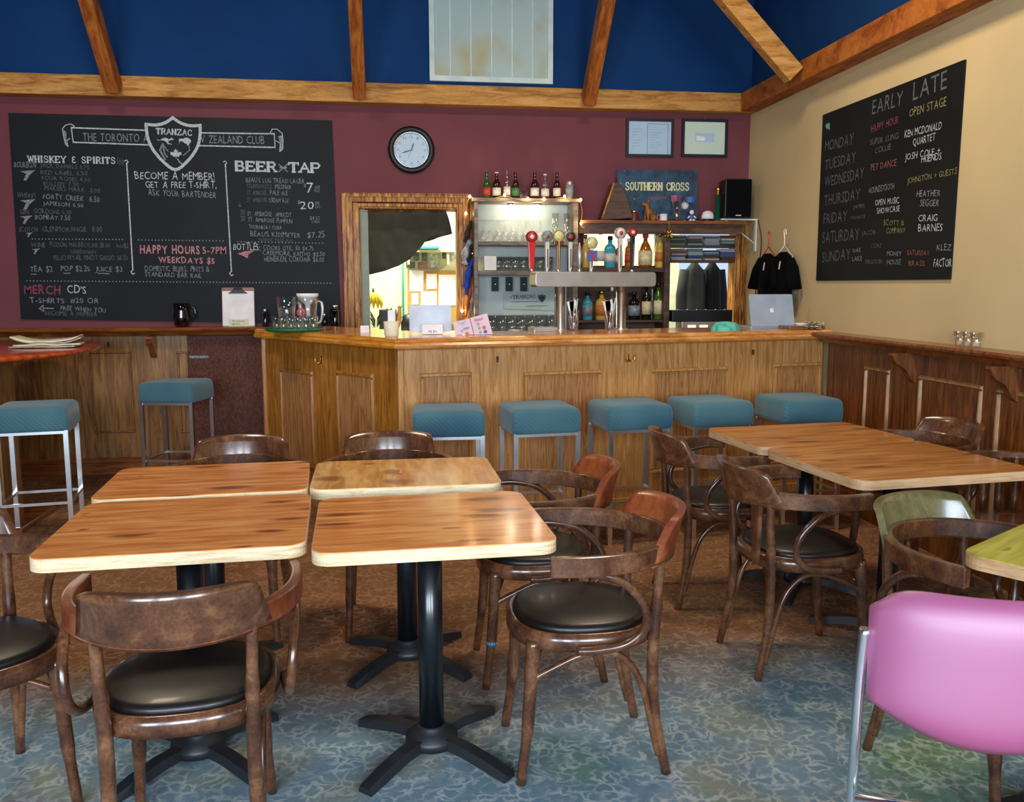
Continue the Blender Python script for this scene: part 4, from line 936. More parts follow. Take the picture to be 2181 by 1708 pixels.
def handm(ang, ln, w_, name, mat, y):
    d = Vector((math.sin(ang), math.cos(ang))); n_ = Vector((d.y, -d.x))*w_/2
    pts = [d*-.015-n_*.5, d*ln*.6-n_*1.2, d*ln, d*ln*.6+n_*1.2, d*-.015+n_*.5]
    MB().add([(q_.x, y, q_.y) for q_ in pts]+[(q_.x, y-.0015, q_.y) for q_ in pts], [(0, 1, 2, 3, 4), (9, 8, 7, 6, 5)]+[(i, (i+1) % 5, 5+(i+1) % 5, 5+i) for i in range(5)]).build(name, mat, ck)
M['hand'] = plain('dark_clock_hand', '1e4452', .4)
handm(R(20), .062, .008, 'hour_hand', 'hand', -.018); handm(R(252), .083, .007, 'minute_hand', 'hand', -.021); handm(R(205), .08, .002, 'second_hand', 'numeral', -.023)
# ------------------------------------------------------------------ framed certificates
M['cert_blue'] = plain('certificate_pale_blue', 'a9c4dc', .5, vary=.03); M['cert_mint'] = plain('certificate_pale_mint', 'c3d6c6', .5, vary=.02)
def frame_at(lab, x0, y0, x1, y1, kind):
    a, b_ = ony(x0, y0, YB), ony(x1, y1, YB); c_ = (a+b_)/2; w_, h = b_.x-a.x, a.z-b_.z
    f = thing('picture_frame', lab, 'picture', (c_.x, YB, c_.z), 0, 'framed certificates')
    mb = MB(); tt = .022
    mb.bb(-w_/2, w_/2, -.02, 0, h/2-tt, h/2).bb(-w_/2, w_/2, -.02, 0, -h/2, -h/2+tt).bb(-w_/2, -w_/2+tt, -.02, 0, -h/2+tt, h/2-tt).bb(w_/2-tt, w_/2, -.02, 0, -h/2+tt, h/2-tt).build('frame', 'black', f)
    MB().bb(-w_/2+tt, w_/2-tt, -.010, 0, -h/2+tt, h/2-tt).build('sheet', 'cert_blue' if kind else 'cert_mint', f); fs = [c_ for c_ in kids(f) if c_.name.startswith('sheet')][0]
    Pc = Plane((0, -.0105, 0), (1, 0, 0), (0, 0, 1), (0, -1, 0)); k = Ink(Pc, .001)
    if kind:
        k.stroke([(-.02, .11), (.15, .11), (.15, -.13), (-.02, -.13), (-.02, .11)], .007); k.done('printed_border', 'numeral', fs)
        k = Ink(Pc, .001)
        for i in range(9): k.stroke([(.0, .085-i*.02), (.05+.07*((i*7) % 5)/5, .085-i*.02)], .002).stroke([(-.15, .09-i*.022), (-.13+.08*((i*3) % 4)/4, .09-i*.022)], .002)
        k.done('printed_lines', 'numeral', fs)
    else:
        k.poly([(-.08, -.03), (.08, -.03), (.08, .04), (-.08, .04)]); k.done('centre_photo', 'cert_blue', fs)
        k = Ink(Pc, .002); k.poly([(-.07, -.02), (.0, -.02), (.0, .01), (-.07, .02)]); k.done('centre_photo_detail', 'paper', fs)
    MB().tube([(0, -.005, h/2), (0, -.005, h/2+.012)], .003, 6).build('hook', 'chrome', f)
frame_at('black framed certificate with a bordered pale blue sheet, left of the pair', 1333, 252, 1433, 336, 1)
frame_at('black framed pale mint mount with a small centre picture, nearest the corner', 1452, 253, 1547, 336, 0)
# ------------------------------------------------------------------ ceiling vent grille
a, b_ = ony(912, -40, YB), ony(1176, 181, YB)
v_ = thing('wall_vent', 'large white ribbed vent panel on the blue upper wall', 'vent', ((a.x+b_.x)/2, YB, (b_.z+a.z)/2))
w_, h = b_.x-a.x, a.z-b_.z
m, nt, b2 = new('stained_vent_white'); vv = coords(nt); n1 = nz(nt, vv, 2.2, 3)
L(nt, ramp(nt, n1.outputs[0], [(.5, 'b4c6be'), (.64, 'b4b492'), (.76, 'a09362')]), b2.inputs['Base Color']); b2.inputs['Roughness'].default_value = .7; M['vent'] = m
M['vent_edge'] = plain('vent_frame_white', 'd0dcd6', .6)
MB().bb(-w_/2+.02, w_/2-.02, -.02, 0, -h/2+.02, h/2-.02).build('panel', 'vent', v_)
for s_ in (-1, 1):
    MB().bb(s_*(w_/2-.02)-.02, s_*(w_/2-.02)+.02, -.035, 0, -h/2, h/2).build('frame_bar', 'vent_edge', v_); MB().bb(-w_/2+.04, w_/2-.04, -.035, 0, s_*(h/2-.02)-.02, s_*(h/2-.02)+.02).build('frame_bar', 'vent_edge', v_)
for i in range(1, 6): MB().bb(-w_/2+w_*i/6-.006, -w_/2+w_*i/6+.006, -.028, -.02, -h/2+.04, h/2-.04).build('rib', 'vent_edge', v_)
# ------------------------------------------------------------------ poster
X7 = YB-.10
a = [ony(*q_, X7) for q_ in ((1313, 360), (1484, 362), (1484, 468), (1322, 468))]
c_ = (a[0]+a[2])/2
po = thing('poster', 'dark blue starry SOUTHERN CROSS poster propped on the high shelf', 'poster', (c_.x, X7, c_.z))
m, nt, b2 = new('poster_night_blue'); vv = coords(nt); n1 = nz(nt, vv, 9, 4, .6); n2 = N(nt, 'ShaderNodeTexVoronoi'); n2.inputs['Scale'].default_value = 14; L(nt, vv, n2.inputs['Vector'])
r1 = ramp(nt, n1.outputs[0], [(.35, '0c2438'), (.6, '1f4a66'), (.8, '3f7088')]); r2 = ramp(nt, n2.outputs['Distance'], [(.03, (1, 1, 1, 1)), (.08, (0, 0, 0, 1))])
mx = N(nt, 'ShaderNodeMix', data_type='RGBA'); L(nt, r2, mx.inputs[0]); L(nt, r1, mx.inputs[6]); mx.inputs[7].default_value = srgb('a8c8d4'); L(nt, mx.outputs[2], b2.inputs['Base Color']); M['poster'] = m
mb = MB(); Q = [(q_.x-c_.x, q_.z-c_.z) for q_ in a]
mb.add([(x, -.006, z) for x, z in Q]+[(x, 0, z) for x, z in Q], [(3, 2, 1, 0), (4, 5, 6, 7)]+[(i, (i+1) % 4, 4+(i+1) % 4, 4+i) for i in range(4)]).build('board', 'poster', po); pob = kids(po)[0]
PP = Plane((c_.x, X7-.007, c_.z), (1, 0, 0), (0, 0, 1), (0, -1, 0)); M['pcream'] = plain('poster_cream_ink', 'd8d49a', .6); M['pred'] = plain('poster_red_ink', 'b04048', .6)
k = Ink(PP); k.slab('SOUTHERN CROSS', (1332, 404.5), (1467, 405.5), .058, .0105, True, gap=.25); o = k.done('title_lettering', 'pcream', pob); free_parent(o, po)
k = Ink(PP); k.text('MONDAYS', (1380, 426), (1418, 424), .022, .1, .01); o = k.done('red_lettering', 'pred', pob); free_parent(o, po)
# ================================================================== openings: frames
def opening_frame(name, x0, x1, ztop, zbot, wl, wr, wt, mat='frame_oak'):
    """stepped moulding round three sides of an opening in the back wall"""
    mb = MB()
    for k, (f0, f1, pr) in enumerate(((0, .34, .028), (.34, .72, .045), (.72, 1.0, .030))):
        mb.bb(x0-wl*f1, x0-wl*f0, YB-pr, YB, zbot, ztop+wt*f1); mb.bb(x1+wr*f0, x1+wr*f1, YB-pr, YB, zbot, ztop+wt*f1)
        mb.bb(x0-wl*f0, x1+wr*f0, YB-pr, YB, ztop+wt*f0, ztop+wt*f1)
    mb.bb(x0-.004, x0+.012, YB-.02, YB+.14, zbot, ztop).bb(x1-.012, x1+.004, YB-.02, YB+.14, zbot, ztop).bb(x0, x1, YB-.02, YB+.14, ztop-.012, ztop+.004)
    return struct(mb.build(name, mat, bev=.006, seg=2))
fo, fr = ony(727, 412, YB), ony(1006, 418, YB)
opening_frame('window_frame_kitchen', KA.x, KB.x, KA.z, 1.08, KA.x-fo.x, fr.x-KB.x, fo.z-KA.z)
opening_frame('window_frame_right', NA.x, NB.x, NA.z, 1.08, .03, .09, .07)
M['grey_green'] = plain('grey_green_paint', '8a9382', .6)
struct(MB().bb(KA.x+.012, KA.x+.075, YB+.02, YB+.12, 1.0, KA.z-.02).build('trim_5', 'grey_green'))
# ================================================================== kitchen seen through the opening
YK = 8.88
def K(px, py, Y=YK): return ony(px, py, Y)
def flat(name, lab, cat, pts, Y, mat, th=.01, grp=None, part='sheet'):
    P = [ony(x, y, Y) for x, y in pts]; c_ = sum(P, Vector())/len(P)
    t = thing(name, lab, cat, (c_.x, Y, c_.z), 0, grp)
    MB().prism([(p_.x-c_.x, p_.z-c_.z) for p_ in P], 0, th, fn=lambda x, y, z: (x, -z, y)).build(part, mat, t); return t
M['cork'] = plain('cork_tan', 'b08a3c', .9, vary=.12, scale=60)
cb = flat('cork_board', 'tan cork board covered in white papers on the kitchen wall', 'board', [(868, 576), (978, 576), (978, 690), (868, 690)], YK, 'cork', .02, part='cork')
PKc = (cb.location.x, cb.location.z)
for q_ in ([(872, 575), (902, 577), (901, 620), (872, 621)], [(908, 583), (930, 583), (930, 615), (908, 616)], [(876, 624), (891, 624), (891, 648), (876, 649)], [(896, 620), (930, 621), (930, 656), (896, 656)], [(934, 585), (974, 585), (974, 650), (934, 651)]):
    P = [K(*p_) for p_ in q_]; MB().prism([(p_.x-PKc[0], p_.z-PKc[1]) for p_ in P], .021, .025, fn=lambda x, y, z: (x, -z, y)).build('pinned_sheet', 'paper', kids(cb)[0])
M['photo_a'] = plain('photo_print_dark', '4a5a4c', .5, vary=.4, scale=30); M['photo_b'] = plain('photo_print_brown', '8a6a3e', .5, vary=.3, scale=30); M['photo_c'] = plain('photo_print_pale', 'a8b4a8', .5, vary=.3, scale=30)
for i, q_ in enumerate(([(865, 558), (884, 558), (884, 571), (865, 571)], [(890, 558), (911, 558), (911, 572), (890, 572)], [(881, 538), (893, 538), (893, 555), (881, 555)], [(898, 537), (910, 537), (910, 556), (898, 556)], [(914, 537), (935, 537), (935, 571), (914, 571)], [(942, 537), (956, 537), (956, 551), (942, 551)], [(961, 537), (973, 537), (973, 551), (961, 551)])):
    flat('photo_print', ('%s photo print above the kitchen cork board, %s' % (('dark', 'brown', 'pale')[(0, 1, 0, 0, 2, 0, 2)[i]], ('lower left', 'lower middle', 'upper left', 'upper middle', 'largest', 'upper right', 'rightmost')[i])), 'photo', q_, YK, ('photo_a', 'photo_b', 'photo_a', 'photo_a', 'photo_c', 'photo_a', 'photo_c')[i], .004, 'photo prints above the kitchen cork board')
M['teal_plastic'] = plain('teal_plastic', '3fae9e', .4)
a, b_ = K(890, 524, 8.6), K(936, 530, 8.6)
t = thing('storage_tray', 'teal plastic tray on the kitchen wall shelf', 'tray', ((a.x+b_.x)/2, 8.72, b_.z)); MB().prism(rrect(b_.x-a.x, .2, .02), 0, a.z-b_.z).build('tray', 'teal_plastic', t, bev=.006)
t2 = thing('wall_shelf', 'white shelf under the teal tray in the kitchen', 'shelf', ((a.x+b_.x)/2, 8.78, b_.z-.025)); MB().box((0, 0, .01), (.5, .24, .02)).build('board', 'offwhite', t2); MB().bb(-.2, -.18, -.1, .12, -.12, 0).bb(.18, .2, -.1, .12, -.12, 0).build('bracket', 'offwhite', t2)
# black cloth draped across the top of the opening
pts = [(776, 444), (950, 449), (953, 470), (963, 498), (944, 503), (920, 508), (905, 515), (893, 530), (872, 553), (850, 565), (820, 577), (782, 586), (779, 520)]
YC = YB+.22; mb = MB(); P = [ony(x, y, YC) for x, y in pts]; c_ = sum(P, Vector())/len(P)
t = thing('black_drape', 'large black cloth hanging slantwise across the kitchen opening', 'cloth', (c_.x, YC, c_.z))
P2 = [(p_.x-c_.x, p_.z-c_.z) for p_ in P]
me = bpy.data.meshes.new('cloth'); bm = bmesh.new(); vs = [bm.verts.new((x, 0, z)) for x, z in P2]; f_ = bm.faces.new(vs)
bmesh.ops.triangulate(bm, faces=[f_]); 
for _ in range(4): bmesh.ops.subdivide_edges(bm, edges=[e for e in bm.edges if e.calc_length() > .07], cuts=1, use_grid_fill=False); bmesh.ops.triangulate(bm, faces=bm.faces[:])
for v_ in bm.verts: v_.co.y = .022*math.sin(v_.co.x*26+v_.co.z*11)+.03*noise.noise(v_.co*4)
for f_ in bm.faces: f_.smooth = True
bm.to_mesh(me); bm.free(); M['drape'] = plain('charcoal_cloth', '45463a', .95, spec=.1); me.materials.append(M['drape']); o = bpy.data.objects.new('cloth', me); C.objects.link(o); o.parent = t
sm = o.modifiers.new('thick', 'SOLIDIFY'); sm.thickness = .004
MB().tube([(P2[0][0]-.08, 0, P2[0][1]+.0), (P2[1][0]+.12, 0, P2[1][1]+.0)], .008, 8).build('rod', 'black', t)
# clutter low in the kitchen
M['leaf_dk'] = plain('dark_green_leaf', '26331c', .6); M['yellow'] = plain('banana_yellow', 'c9b822', .5)
p = K(795, 628, 8.2)
t = thing('banana_bunch', 'bunch of yellow-green bananas hanging low in the kitchen', 'fruit', tuple(p))
for i in range(5):
    a = R(-50+25*i); MB().tube(_cr([(0, 0, .02), (math.sin(a)*.05, -.02, -.01), (math.sin(a)*.09, -.02, -.07), (math.sin(a)*.09, -.0, -.12)], 4), [.006, .012, .016, .018, .019, .02, .02, .02, .019, .016, .012, .009, .006], 8).build('banana', 'yellow', t)
MB().tube([(0, 0, .0), (0, 0, .06)], .01, 8).build('stem', 'leaf_dk', t)
def box_thing(name, lab, cat, px0, py0, px1, py1, Y, d, mat, part='body', grp=None, bev=.006, rz=0):
    a, b_ = ony(px0, py0, Y), ony(px1, py1, Y); t = thing(name, lab, cat, ((a.x+b_.x)/2, Y+d/2, b_.z), rz, grp)
    MB().box((0, 0, (a.z-b_.z)/2), (b_.x-a.x, d, a.z-b_.z)).build(part, mat, t, bev=bev); return t
ZK = 1.02
kt = thing('kitchen_counter', 'pale kitchen counter beyond the opening', 'counter', (-.15, 8.3, 0)); MB().box((0, 0, .99), (2.0, .6, .04)).build('worktop', 'offwhite', kt); MB().box((0, .02, .485), (1.96, .54, .97)).build('cabinet', 'offwhite', kt)
def on_kitchen(name, lab, cat, px, w_, h, mat, y=8.2, build=None):
    p = ony(px, 690, y); t = thing(name, lab, cat, (p.x, y, 1.01)); build(t) if build else MB().box((0, 0, h/2), (w_, .12, h)).build('body', mat, t, bev=.01); return t
def plantb(t, seed=1, s=1.):
    MB().lathe([(.045*s, 0), (.06*s, .1*s), (.064*s, .11*s), (.05*s, .105*s)], n=14).build('pot', 'offwhite', t); rnd = random.Random(seed)
    for i in range(16):
        a = rnd.uniform(0, 2*PI); r_ = rnd.uniform(.06, .16)*s; z = rnd.uniform(.18, .4)*s
        d = Vector((math.cos(a), math.sin(a), 0)); n_ = Vector((-d.y, d.x, 0))*.022*s
        MB().add([d*.01+Vector((0, 0, .1*s)), d*r_*.6+n_+Vector((0, 0, z*.8)), d*r_+Vector((0, 0, z)), d*r_*.6-n_+Vector((0, 0, z*.8))], [(0, 1, 2, 3)]).build('leaf', 'leaf_dk', t)
on_kitchen('potted_plant', 'dark leafy plant in a white pot at the left of the kitchen counter', 'plant', 800, 0, 0, None, 8.15, lambda t: plantb(t, 2, .55))
on_kitchen('potted_plant', 'small dark plant beside the black kettle in the kitchen', 'plant', 838, 0, 0, None, 8.2, lambda t: plantb(t, 5, .7))
def kettle(t):
    MB().lathe([(.07, 0), (.085, .02), (.085, .1), (.06, .17), (.03, .18), (.0, .19)], n=20).build('body', 'black', t); MB().tube(_cr([(.07, 0, .14), (.13, 0, .15), (.14, 0, .08), (.085, 0, .04)], 5), .01, 8).build('handle', 'black', t)
on_kitchen('kettle', 'black kettle on the kitchen counter', 'kettle', 874, 0, 0, None, 8.2, kettle)
on_kitchen('storage_box', 'pale box on the kitchen counter in front of the cork board', 'box', 925, .22, .12, 'cert_mint', 8.2)
on_kitchen('storage_box', 'black box between the plants in the kitchen', 'box', 822, .12, .22, 'black', 8.3)
M['green_pole'] = plain('green_metal', '2f7a62', .4)
t = thing('utility_pole', 'thin green metal pole left of the cork board in the kitchen', 'pole', (K(858, 600, 8.68).x, 8.68, 0)); MB().tube([(0, 0, 0), (0, 0, 2.2)], .012, 10).build('pole', 'green_metal' if 'green_metal' in M else 'green_pole', t); MB().lathe([(.06, 0), (.06, .01), (.02, .02)]).build('foot', 'black', t)
# coats hanging beyond the right opening
M['coat'] = plain('dark_grey_coat', '3a3c38', .9, spec=.2); M['coat2'] = plain('black_coat', '101011', .8, spec=.2)
def coat(px, w_, ztop, h, Y, lab, mat):
    p = ony(px, 560, Y); t = thing('coat', lab, 'coat', (p.x, Y, ztop), 0, 'coats hanging behind the bar')
    mb = MB(); rings = []; n = 20
    for v_, rw, rd in ((0, .06, .05), (.05, .20, .07), (.12, .42, .09), (.3, .48, .10), (.6, .5, .11), (.85, .52, .12), (1, .54, .12)):
        rings.append([(math.cos(2*PI*j/n)*rw*w_*(1+.05*math.sin(j*3+v_*4)), math.sin(2*PI*j/n)*rd*(1+.12*math.sin(j*4)), -v_*h) for j in range(n)])
    vs = sum(rings, []); mb.add(vs, [(i*n+j, i*n+(j+1) % n, (i+1)*n+(j+1) % n, (i+1)*n+j) for i in range(6) for j in range(n)], 0, True); mb.build('body', mat, t)
    for s_ in (-1, 1): MB().tube([(s_*w_*.38, 0, -.10*h), (s_*w_*.5, 0, -.4*h), (s_*w_*.55, -.02, -.85*h)], [.05, .055, .045], 12).build('sleeve', mat, t)
    MB().tube(_cr([(0, 0, 0), (0, 0, .05), (.02, 0, .08), (.04, 0, .06)], 4), .004, 6).build('hanger_hook', 'chrome', t)
zc = ony(1480, 556, 7.6).z
coat(1479, .21, zc, .75, 7.62, 'grey coat on the left behind the right-hand opening', 'coat'); coat(1517, .18, zc, .75, 7.62, 'black coat on the right behind the right-hand opening', 'coat2')
t = thing('coat_rail', 'thin chrome rail carrying the coats behind the right-hand opening', 'rail', (ony(1497, 550, 7.62).x, 7.62, zc+.085)); MB().tube([(-.45, 0, 0), (.42, 0, 0)], .009, 8).build('rod', 'chrome', t); MB().tube([(-.45, 0, 0), (-.45, -.34, 0)], .009, 8).tube([(.40, 0, 0), (.40, -.34, 0)], .009, 8).build('bracket', 'chrome', t)
# ================================================================== back counter and shelves
ZBC = 1.06
XA0 = ony(1010, 600, 6.9).x
t = thing('back_counter', 'dark back counter under the glass and bottle shelves', 'counter', (1.6, 6.93, 0))
MB().bb(XA0-1.6-.05, XR-1.6-.005, -.2, .215, ZBC-.04, ZBC).build('worktop', 'dark_wood', t); MB().bb(XA0-1.6, XR-1.6-.01, -.17, .21, 0, ZBC-.04).build('cabinet', 'dark_wood', t)
Y9 = 6.88
def Zp(px, py, Y=Y9): return ony(px, py, Y).z
def Xp(px, py=600, Y=Y9): return ony(px, py, Y).x
M['shelf_back'] = plain('pale_grey_panel', 'b2bdb8', .55, vary=.04)
x0, x1 = Xp(1011), Xp(1231); zt = Zp(1120, 430)
gs = thing('glass_shelf_unit', 'open wooden shelf unit with pale back holding bar glasses', 'shelf', ((x0+x1)/2, Y9, ZBC)); cx0 = (x0+x1)/2
MB().bb(x0-cx0, x0-cx0+.028, 0, .26, 0, zt-ZBC).build('side_panel', 'grey_wood', gs, bev=.003); MB().bb(x1-cx0-.04, x1-cx0, 0, .26, 0, zt-ZBC).build('side_panel', 'grey_wood', gs, bev=.003)
MB().bb(x0-cx0-.02, x1-cx0+.02, -.01, .26, zt-ZBC, zt-ZBC+.028).build('top_board', 'grey_wood', gs, bev=.003)
MB().bb(x0-cx0+.028, x1-cx0-.04, .245, .26, 0, zt-ZBC).build('back_panel', 'shelf_back', gs)
zs1, zs2 = Zp(1100, 514), Zp(1100, 577)
for z in (zs1, zs2): MB().bb(x0-cx0+.028, x1-cx0-.04, .01, .245, z-.03-ZBC, z-ZBC).build('shelf', 'grey_wood', gs, bev=.002)
# warm shelf lamps
M['lamp'] = plain('warm_lamp', 'ffd890', .5, emit=12); M['bulb'] = plain('fairy_bulb', 'ffd27a', .5, emit=25)
for px in (1093, 1150):
    X = Xp(px); t = thing('shelf_lamp', 'small glowing puck lamp under the top of the glass unit, %s of two' % ('left' if px < 1120 else 'right'), 'lamp', (X, Y9+.12, zt-.001), 0, 'puck lamps in the glass shelf')
    MB().lathe([(.03, 0), (.032, -.012), (.024, -.016)], n=16).build('housing', 'chrome', t); MB().lathe([(.022, -.0165), (.0, -.018)], n=16).build('lens', 'lamp', t)
    d = bpy.data.lights.new('puck_light', 'POINT'); d.energy = .7; d.color = (1, .85, .6); d.shadow_soft_size = .02; o = bpy.data.objects.new('puck_light', d); C.objects.link(o); o.location = (X, Y9+.12, zt-.04)
# ---- glasses
OR = ('first', 'second', 'third', 'fourth', 'fifth', 'sixth', 'seventh', 'eighth', 'ninth')
def tumbler(mat='glass'):
    t = thing('glass_tumbler', 'x', 'glass'); MB().lathe([(0, .006), (.026, .006), (.029, .02), (.036, .105), (.034, .105), (.027, .022), (.0, .012)], n=18).lathe([(.026, 0), (.027, .006)], n=18).build('glass_body', mat, t); return t
def wineglass():
    t = thing('wine_glass', 'x', 'glass')
    MB().lathe([(.034, 0), (.036, .03), (.032, .055), (.02, .075), (.005, .085)], n=18).build('bowl', 'glass', t); MB().lathe([(.004, .085), (.0035, .15), (.006, .158)], n=8).build('stem', 'glass', t); MB().lathe([(.005, .158), (.03, .162), (.031, .164)], n=18).build('foot', 'glass', t); return t
wg = None
for r_ in range(2):
    for i in range(9):
        px = 1030+i*15.5+r_*7; X = Xp(px, 500); loc = (X, Y9+.07+r_*.10, zs1)
        lab = 'upturned stemmed wine glass on the top shelf, %s rank, %s from the left' % (('front', 'back')[r_], OR[i])
        if wg is None: wg = wineglass(); wg.location = loc; wg['label'] = lab; wg['group'] = 'wine glasses on the top shelf'
        else: dup(wg, loc, 0, lab, 'wine glasses on the top shelf')
tb = None
def put_t(loc, lab, grp, s=1.):
    global tb
    if tb is None: tb = tumbler(); tb.location = loc; tb['label'] = lab; tb['group'] = grp; tb.scale = (s, s, s); return tb
    c_ = dup(tb, loc, 0, lab, grp); c_.scale = (s, s, s); return c_
for i in range(8):
    for r_ in range(2): put_t((Xp(1045+i*18+r_*6, 570), Y9+.07+r_*.1, zs2), 'clear tumbler on the middle shelf, %s rank, %s from the left' % (('front', 'back')[r_], OR[i]), 'tumblers on the middle shelf', 1.05)
for i in range(8):
    for r_ in range(2): put_t((Xp(1029+i*21+r_*8, 700), Y9+.05+r_*.1, ZBC), 'tall beer glass at the bottom of the glass unit, %s rank, %s from the left' % (('front', 'back')[r_], OR[i]), 'beer glasses at the bottom of the glass unit', 1.45)
for px, lab in ((1186, 'tall clear glass cylinder, left, at the top right of the glass unit'), (1211, 'tall clear glass cylinder, right, at the top right of the glass unit')):
    t = thing('glass_cylinder', lab, 'glass', (Xp(px, 500), Y9+.06, zs1)); MB().lathe([(.026, 0), (.028, .02), (.028, .22), (.026, .22), (.025, .02)], n=18).build('glass_body', 'glass', t)
t = box_thing('plastic_tub', 'white rectangular tub among the tumblers on the middle shelf', 'tub', 1031, 545, 1058, 576, Y9+.02, .04, 'white'); 
# sign and cards on the back of the unit
PSg = Plane((0, Y9+.24, 0), (1, 0, 0), (0, 0, 1), (0, -1, 0))
M['ink'] = plain('dark_green_ink', '1c2b28', .7); M['sign'] = plain('pale_sign_card', 'a9b8b2', .6)
t = flat('club_sign', 'pale TRANZAC sign with small dark crest inside the glass unit', 'sign', [(1072, 623), (1182, 618), (1182, 661), (1072, 657)], Y9+.238, 'sign', .005, part='card')
PS2 = Plane((0, Y9+.2325, 0), (1, 0, 0), (0, 0, 1), (0, -1, 0))
k = Ink(PS2, .001); k.slab('TRANZAC', (1092, 636), (1141, 634), .026, .0045, True, gap=.2); k.text('THE', (1084, 635), (1091, 635), .012); c_ = PS2.ab(1154, 635); crest(k, (c_.x, c_.y), .028, .028, .007, False)
k.poly([(c_.x+x*.022, c_.y+y*.022) for x, y in SHP]); k.px([(1088, 643), (1146, 642)], .003).px([(1120, 652), (1166, 651)], .003); o = k.done('sign_lettering', 'ink', t); free_parent(o, t)
for px, lab in ((1054, 'dark green card with round silver knob, leftmost in the glass unit'), (1084, 'dark green card with round silver knob, middle of three in the glass unit'), (1115, 'dark green card with round silver knob, rightmost in the glass unit')):
    t = flat('knob_card', lab, 'dark_card', [(px-7, 590), (px+7, 590), (px+7, 620), (px-7, 620)], Y9+.20, 'ink', .02, 'dark cards with silver knobs', 'plate')  # dark card carrying a silver knob
    MB().lathe([(.0, -.012), (.009, -.008), (.012, 0), (.009, .008), (0, .012)], (0, -.03, .0), 14).build('knob', 'chrome', t)
# ---- bottles
def bottle(px, pyb, pyt, wpx, Y, kind, gm, lm, cm, lab, grp, z=None, lz=(.28, .58), dpt=1.):
    sc = (Vector((ony(px+1, pyb, Y).x, 0))-Vector((ony(px, pyb, Y).x, 0))).length
    p = ony(px, pyb, Y); z = p.z if z is None else z; h = ony(px, pyt, Y).z-z; r_ = wpx*sc/2
    t = thing('bottle' if kind != 'can' else 'beer_can', lab, 'bottle' if kind != 'can' else 'can', (p.x, Y, z), 0, grp); n = 18
    if kind == 'beer': prof = [(r_*.9, 0), (r_, .02*h), (r_, .52*h), (r_*.8, .62*h), (r_*.42, .74*h), (r_*.36, .93*h), (r_*.42, .95*h), (r_*.42, .975*h)]
    elif kind == 'spirit': prof = [(r_*.92, 0), (r_, .02*h), (r_, .60*h), (r_*.85, .68*h), (r_*.38, .76*h), (r_*.33, .90*h)]
    elif kind == 'round': prof = [(r_*.7, 0), (r_*.95, .08*h), (r_, .3*h), (r_*.95, .5*h), (r_*.6, .68*h), (r_*.3, .78*h), (r_*.28, .9*h)]
    elif kind == 'can': prof = [(r_*.8, 0), (r_, .05*h), (r_, .9*h), (r_*.82, .97*h), (r_*.82, h), (r_*.75, .985*h), (0, .985*h)]
    sx_ = 1.; sy_ = dpt
    MB().lathe(prof, n=n, sy=sy_).build('bottle_body' if kind != 'can' else 'can_body', gm, t)
    if lm: 
        l0, l1 = lz; MB().lathe([(r_*1.015, l0*h), (r_*1.02, l1*h)], n=n, sy=sy_).build('label_band', lm, t)
    if cm and kind != 'can': MB().lathe([(r_*.44, prof[-1][1]*.985), (r_*.44, h), (0, h)], n=12).build('cap', cm, t)
    return t
M['g_brown'] = plain('brown_bottle_glass', '2a120a', .12, coat=.6); M['g_green'] = plain('green_bottle_glass', '14501f', .12, coat=.6); M['g_blue'] = plain('blue_bottle_glass', '3c9db4', .12, coat=.6)
M['g_amber'] = plain('amber_spirit', '9a5416', .12, coat=.6); M['g_dark'] = plain('dark_bottle_glass', '14100c', .12, coat=.6); M['g_olive'] = plain('olive_bottle_glass', '3c5a1c', .12, coat=.6); M['g_gold'] = plain('gold_spirit', 'c9a24a', .15, coat=.6)
M['lab_w'] = plain('label_white', 'c4c3bc', .6, vary=.1, scale=60); M['lab_r'] = plain('label_red', 'a8322c', .6); M['lab_c'] = plain('label_cream', 'cdbf92', .6, vary=.12, scale=50); M['lab_g'] = plain('label_green', '3a6e46', .6, vary=.2, scale=60); M['lab_o'] = plain('label_orange', 'b8702c', .6); M['lab_k'] = plain('label_grey', '7a8288', .5, vary=.2, scale=50); M['lab_b'] = plain('label_blue', '3a5fa8', .6)
gt = 'beer bottles on top of the glass unit'; zt2 = zt+.028
for a in ((1037, 428, 366, 16, 'beer', 'g_green', 'lab_r', 'g_green', 'green beer bottle with a red mark, leftmost on top of the glass unit'), (1058, 428, 367, 18, 'beer', 'g_brown', 'lab_w', 'paper', 'brown beer bottle with white label and white neck, beside the green one'), (1080, 428, 361, 15, 'beer', 'glass', 'lab_w', None, 'clear bottle with pale label on top of the glass unit, tallest'),
          (1098, 428, 367, 16, 'beer', 'g_brown', 'lab_g', 'g_brown', 'brown bottle with green label on top of the glass unit'), (1139, 428, 367, 18, 'beer', 'g_brown', 'lab_w', 'g_brown', 'brown bottle with bright white label right of the small glasses'), (1161, 428, 371, 17, 'beer', 'glass', 'lab_w', 'paper', 'clear bottle with small round label on top of the glass unit'),
          (1186, 428, 367, 16, 'beer', 'g_brown', 'lab_w', 'g_brown', 'brown bottle with oval white label beside the silver can'), (1213, 427, 386, 17, 'can', 'steel', 'lab_k', None, 'silver beer can at the right end of the glass unit top')):
    bottle(*a[:4], Y9+.10, a[4], a[5], a[6], a[7], a[8], gt, z=zt2, lz=(.12, .42) if a[4] != 'can' else (.15, .8))
for px in (1114, 1123): c_ = put_t((Xp(px, 428), Y9+.09, zt2), 'small clear shot glass among the bottles on the glass unit, %s of two' % ('left' if px < 1120 else 'right'), 'shot glasses on the glass unit', .6)
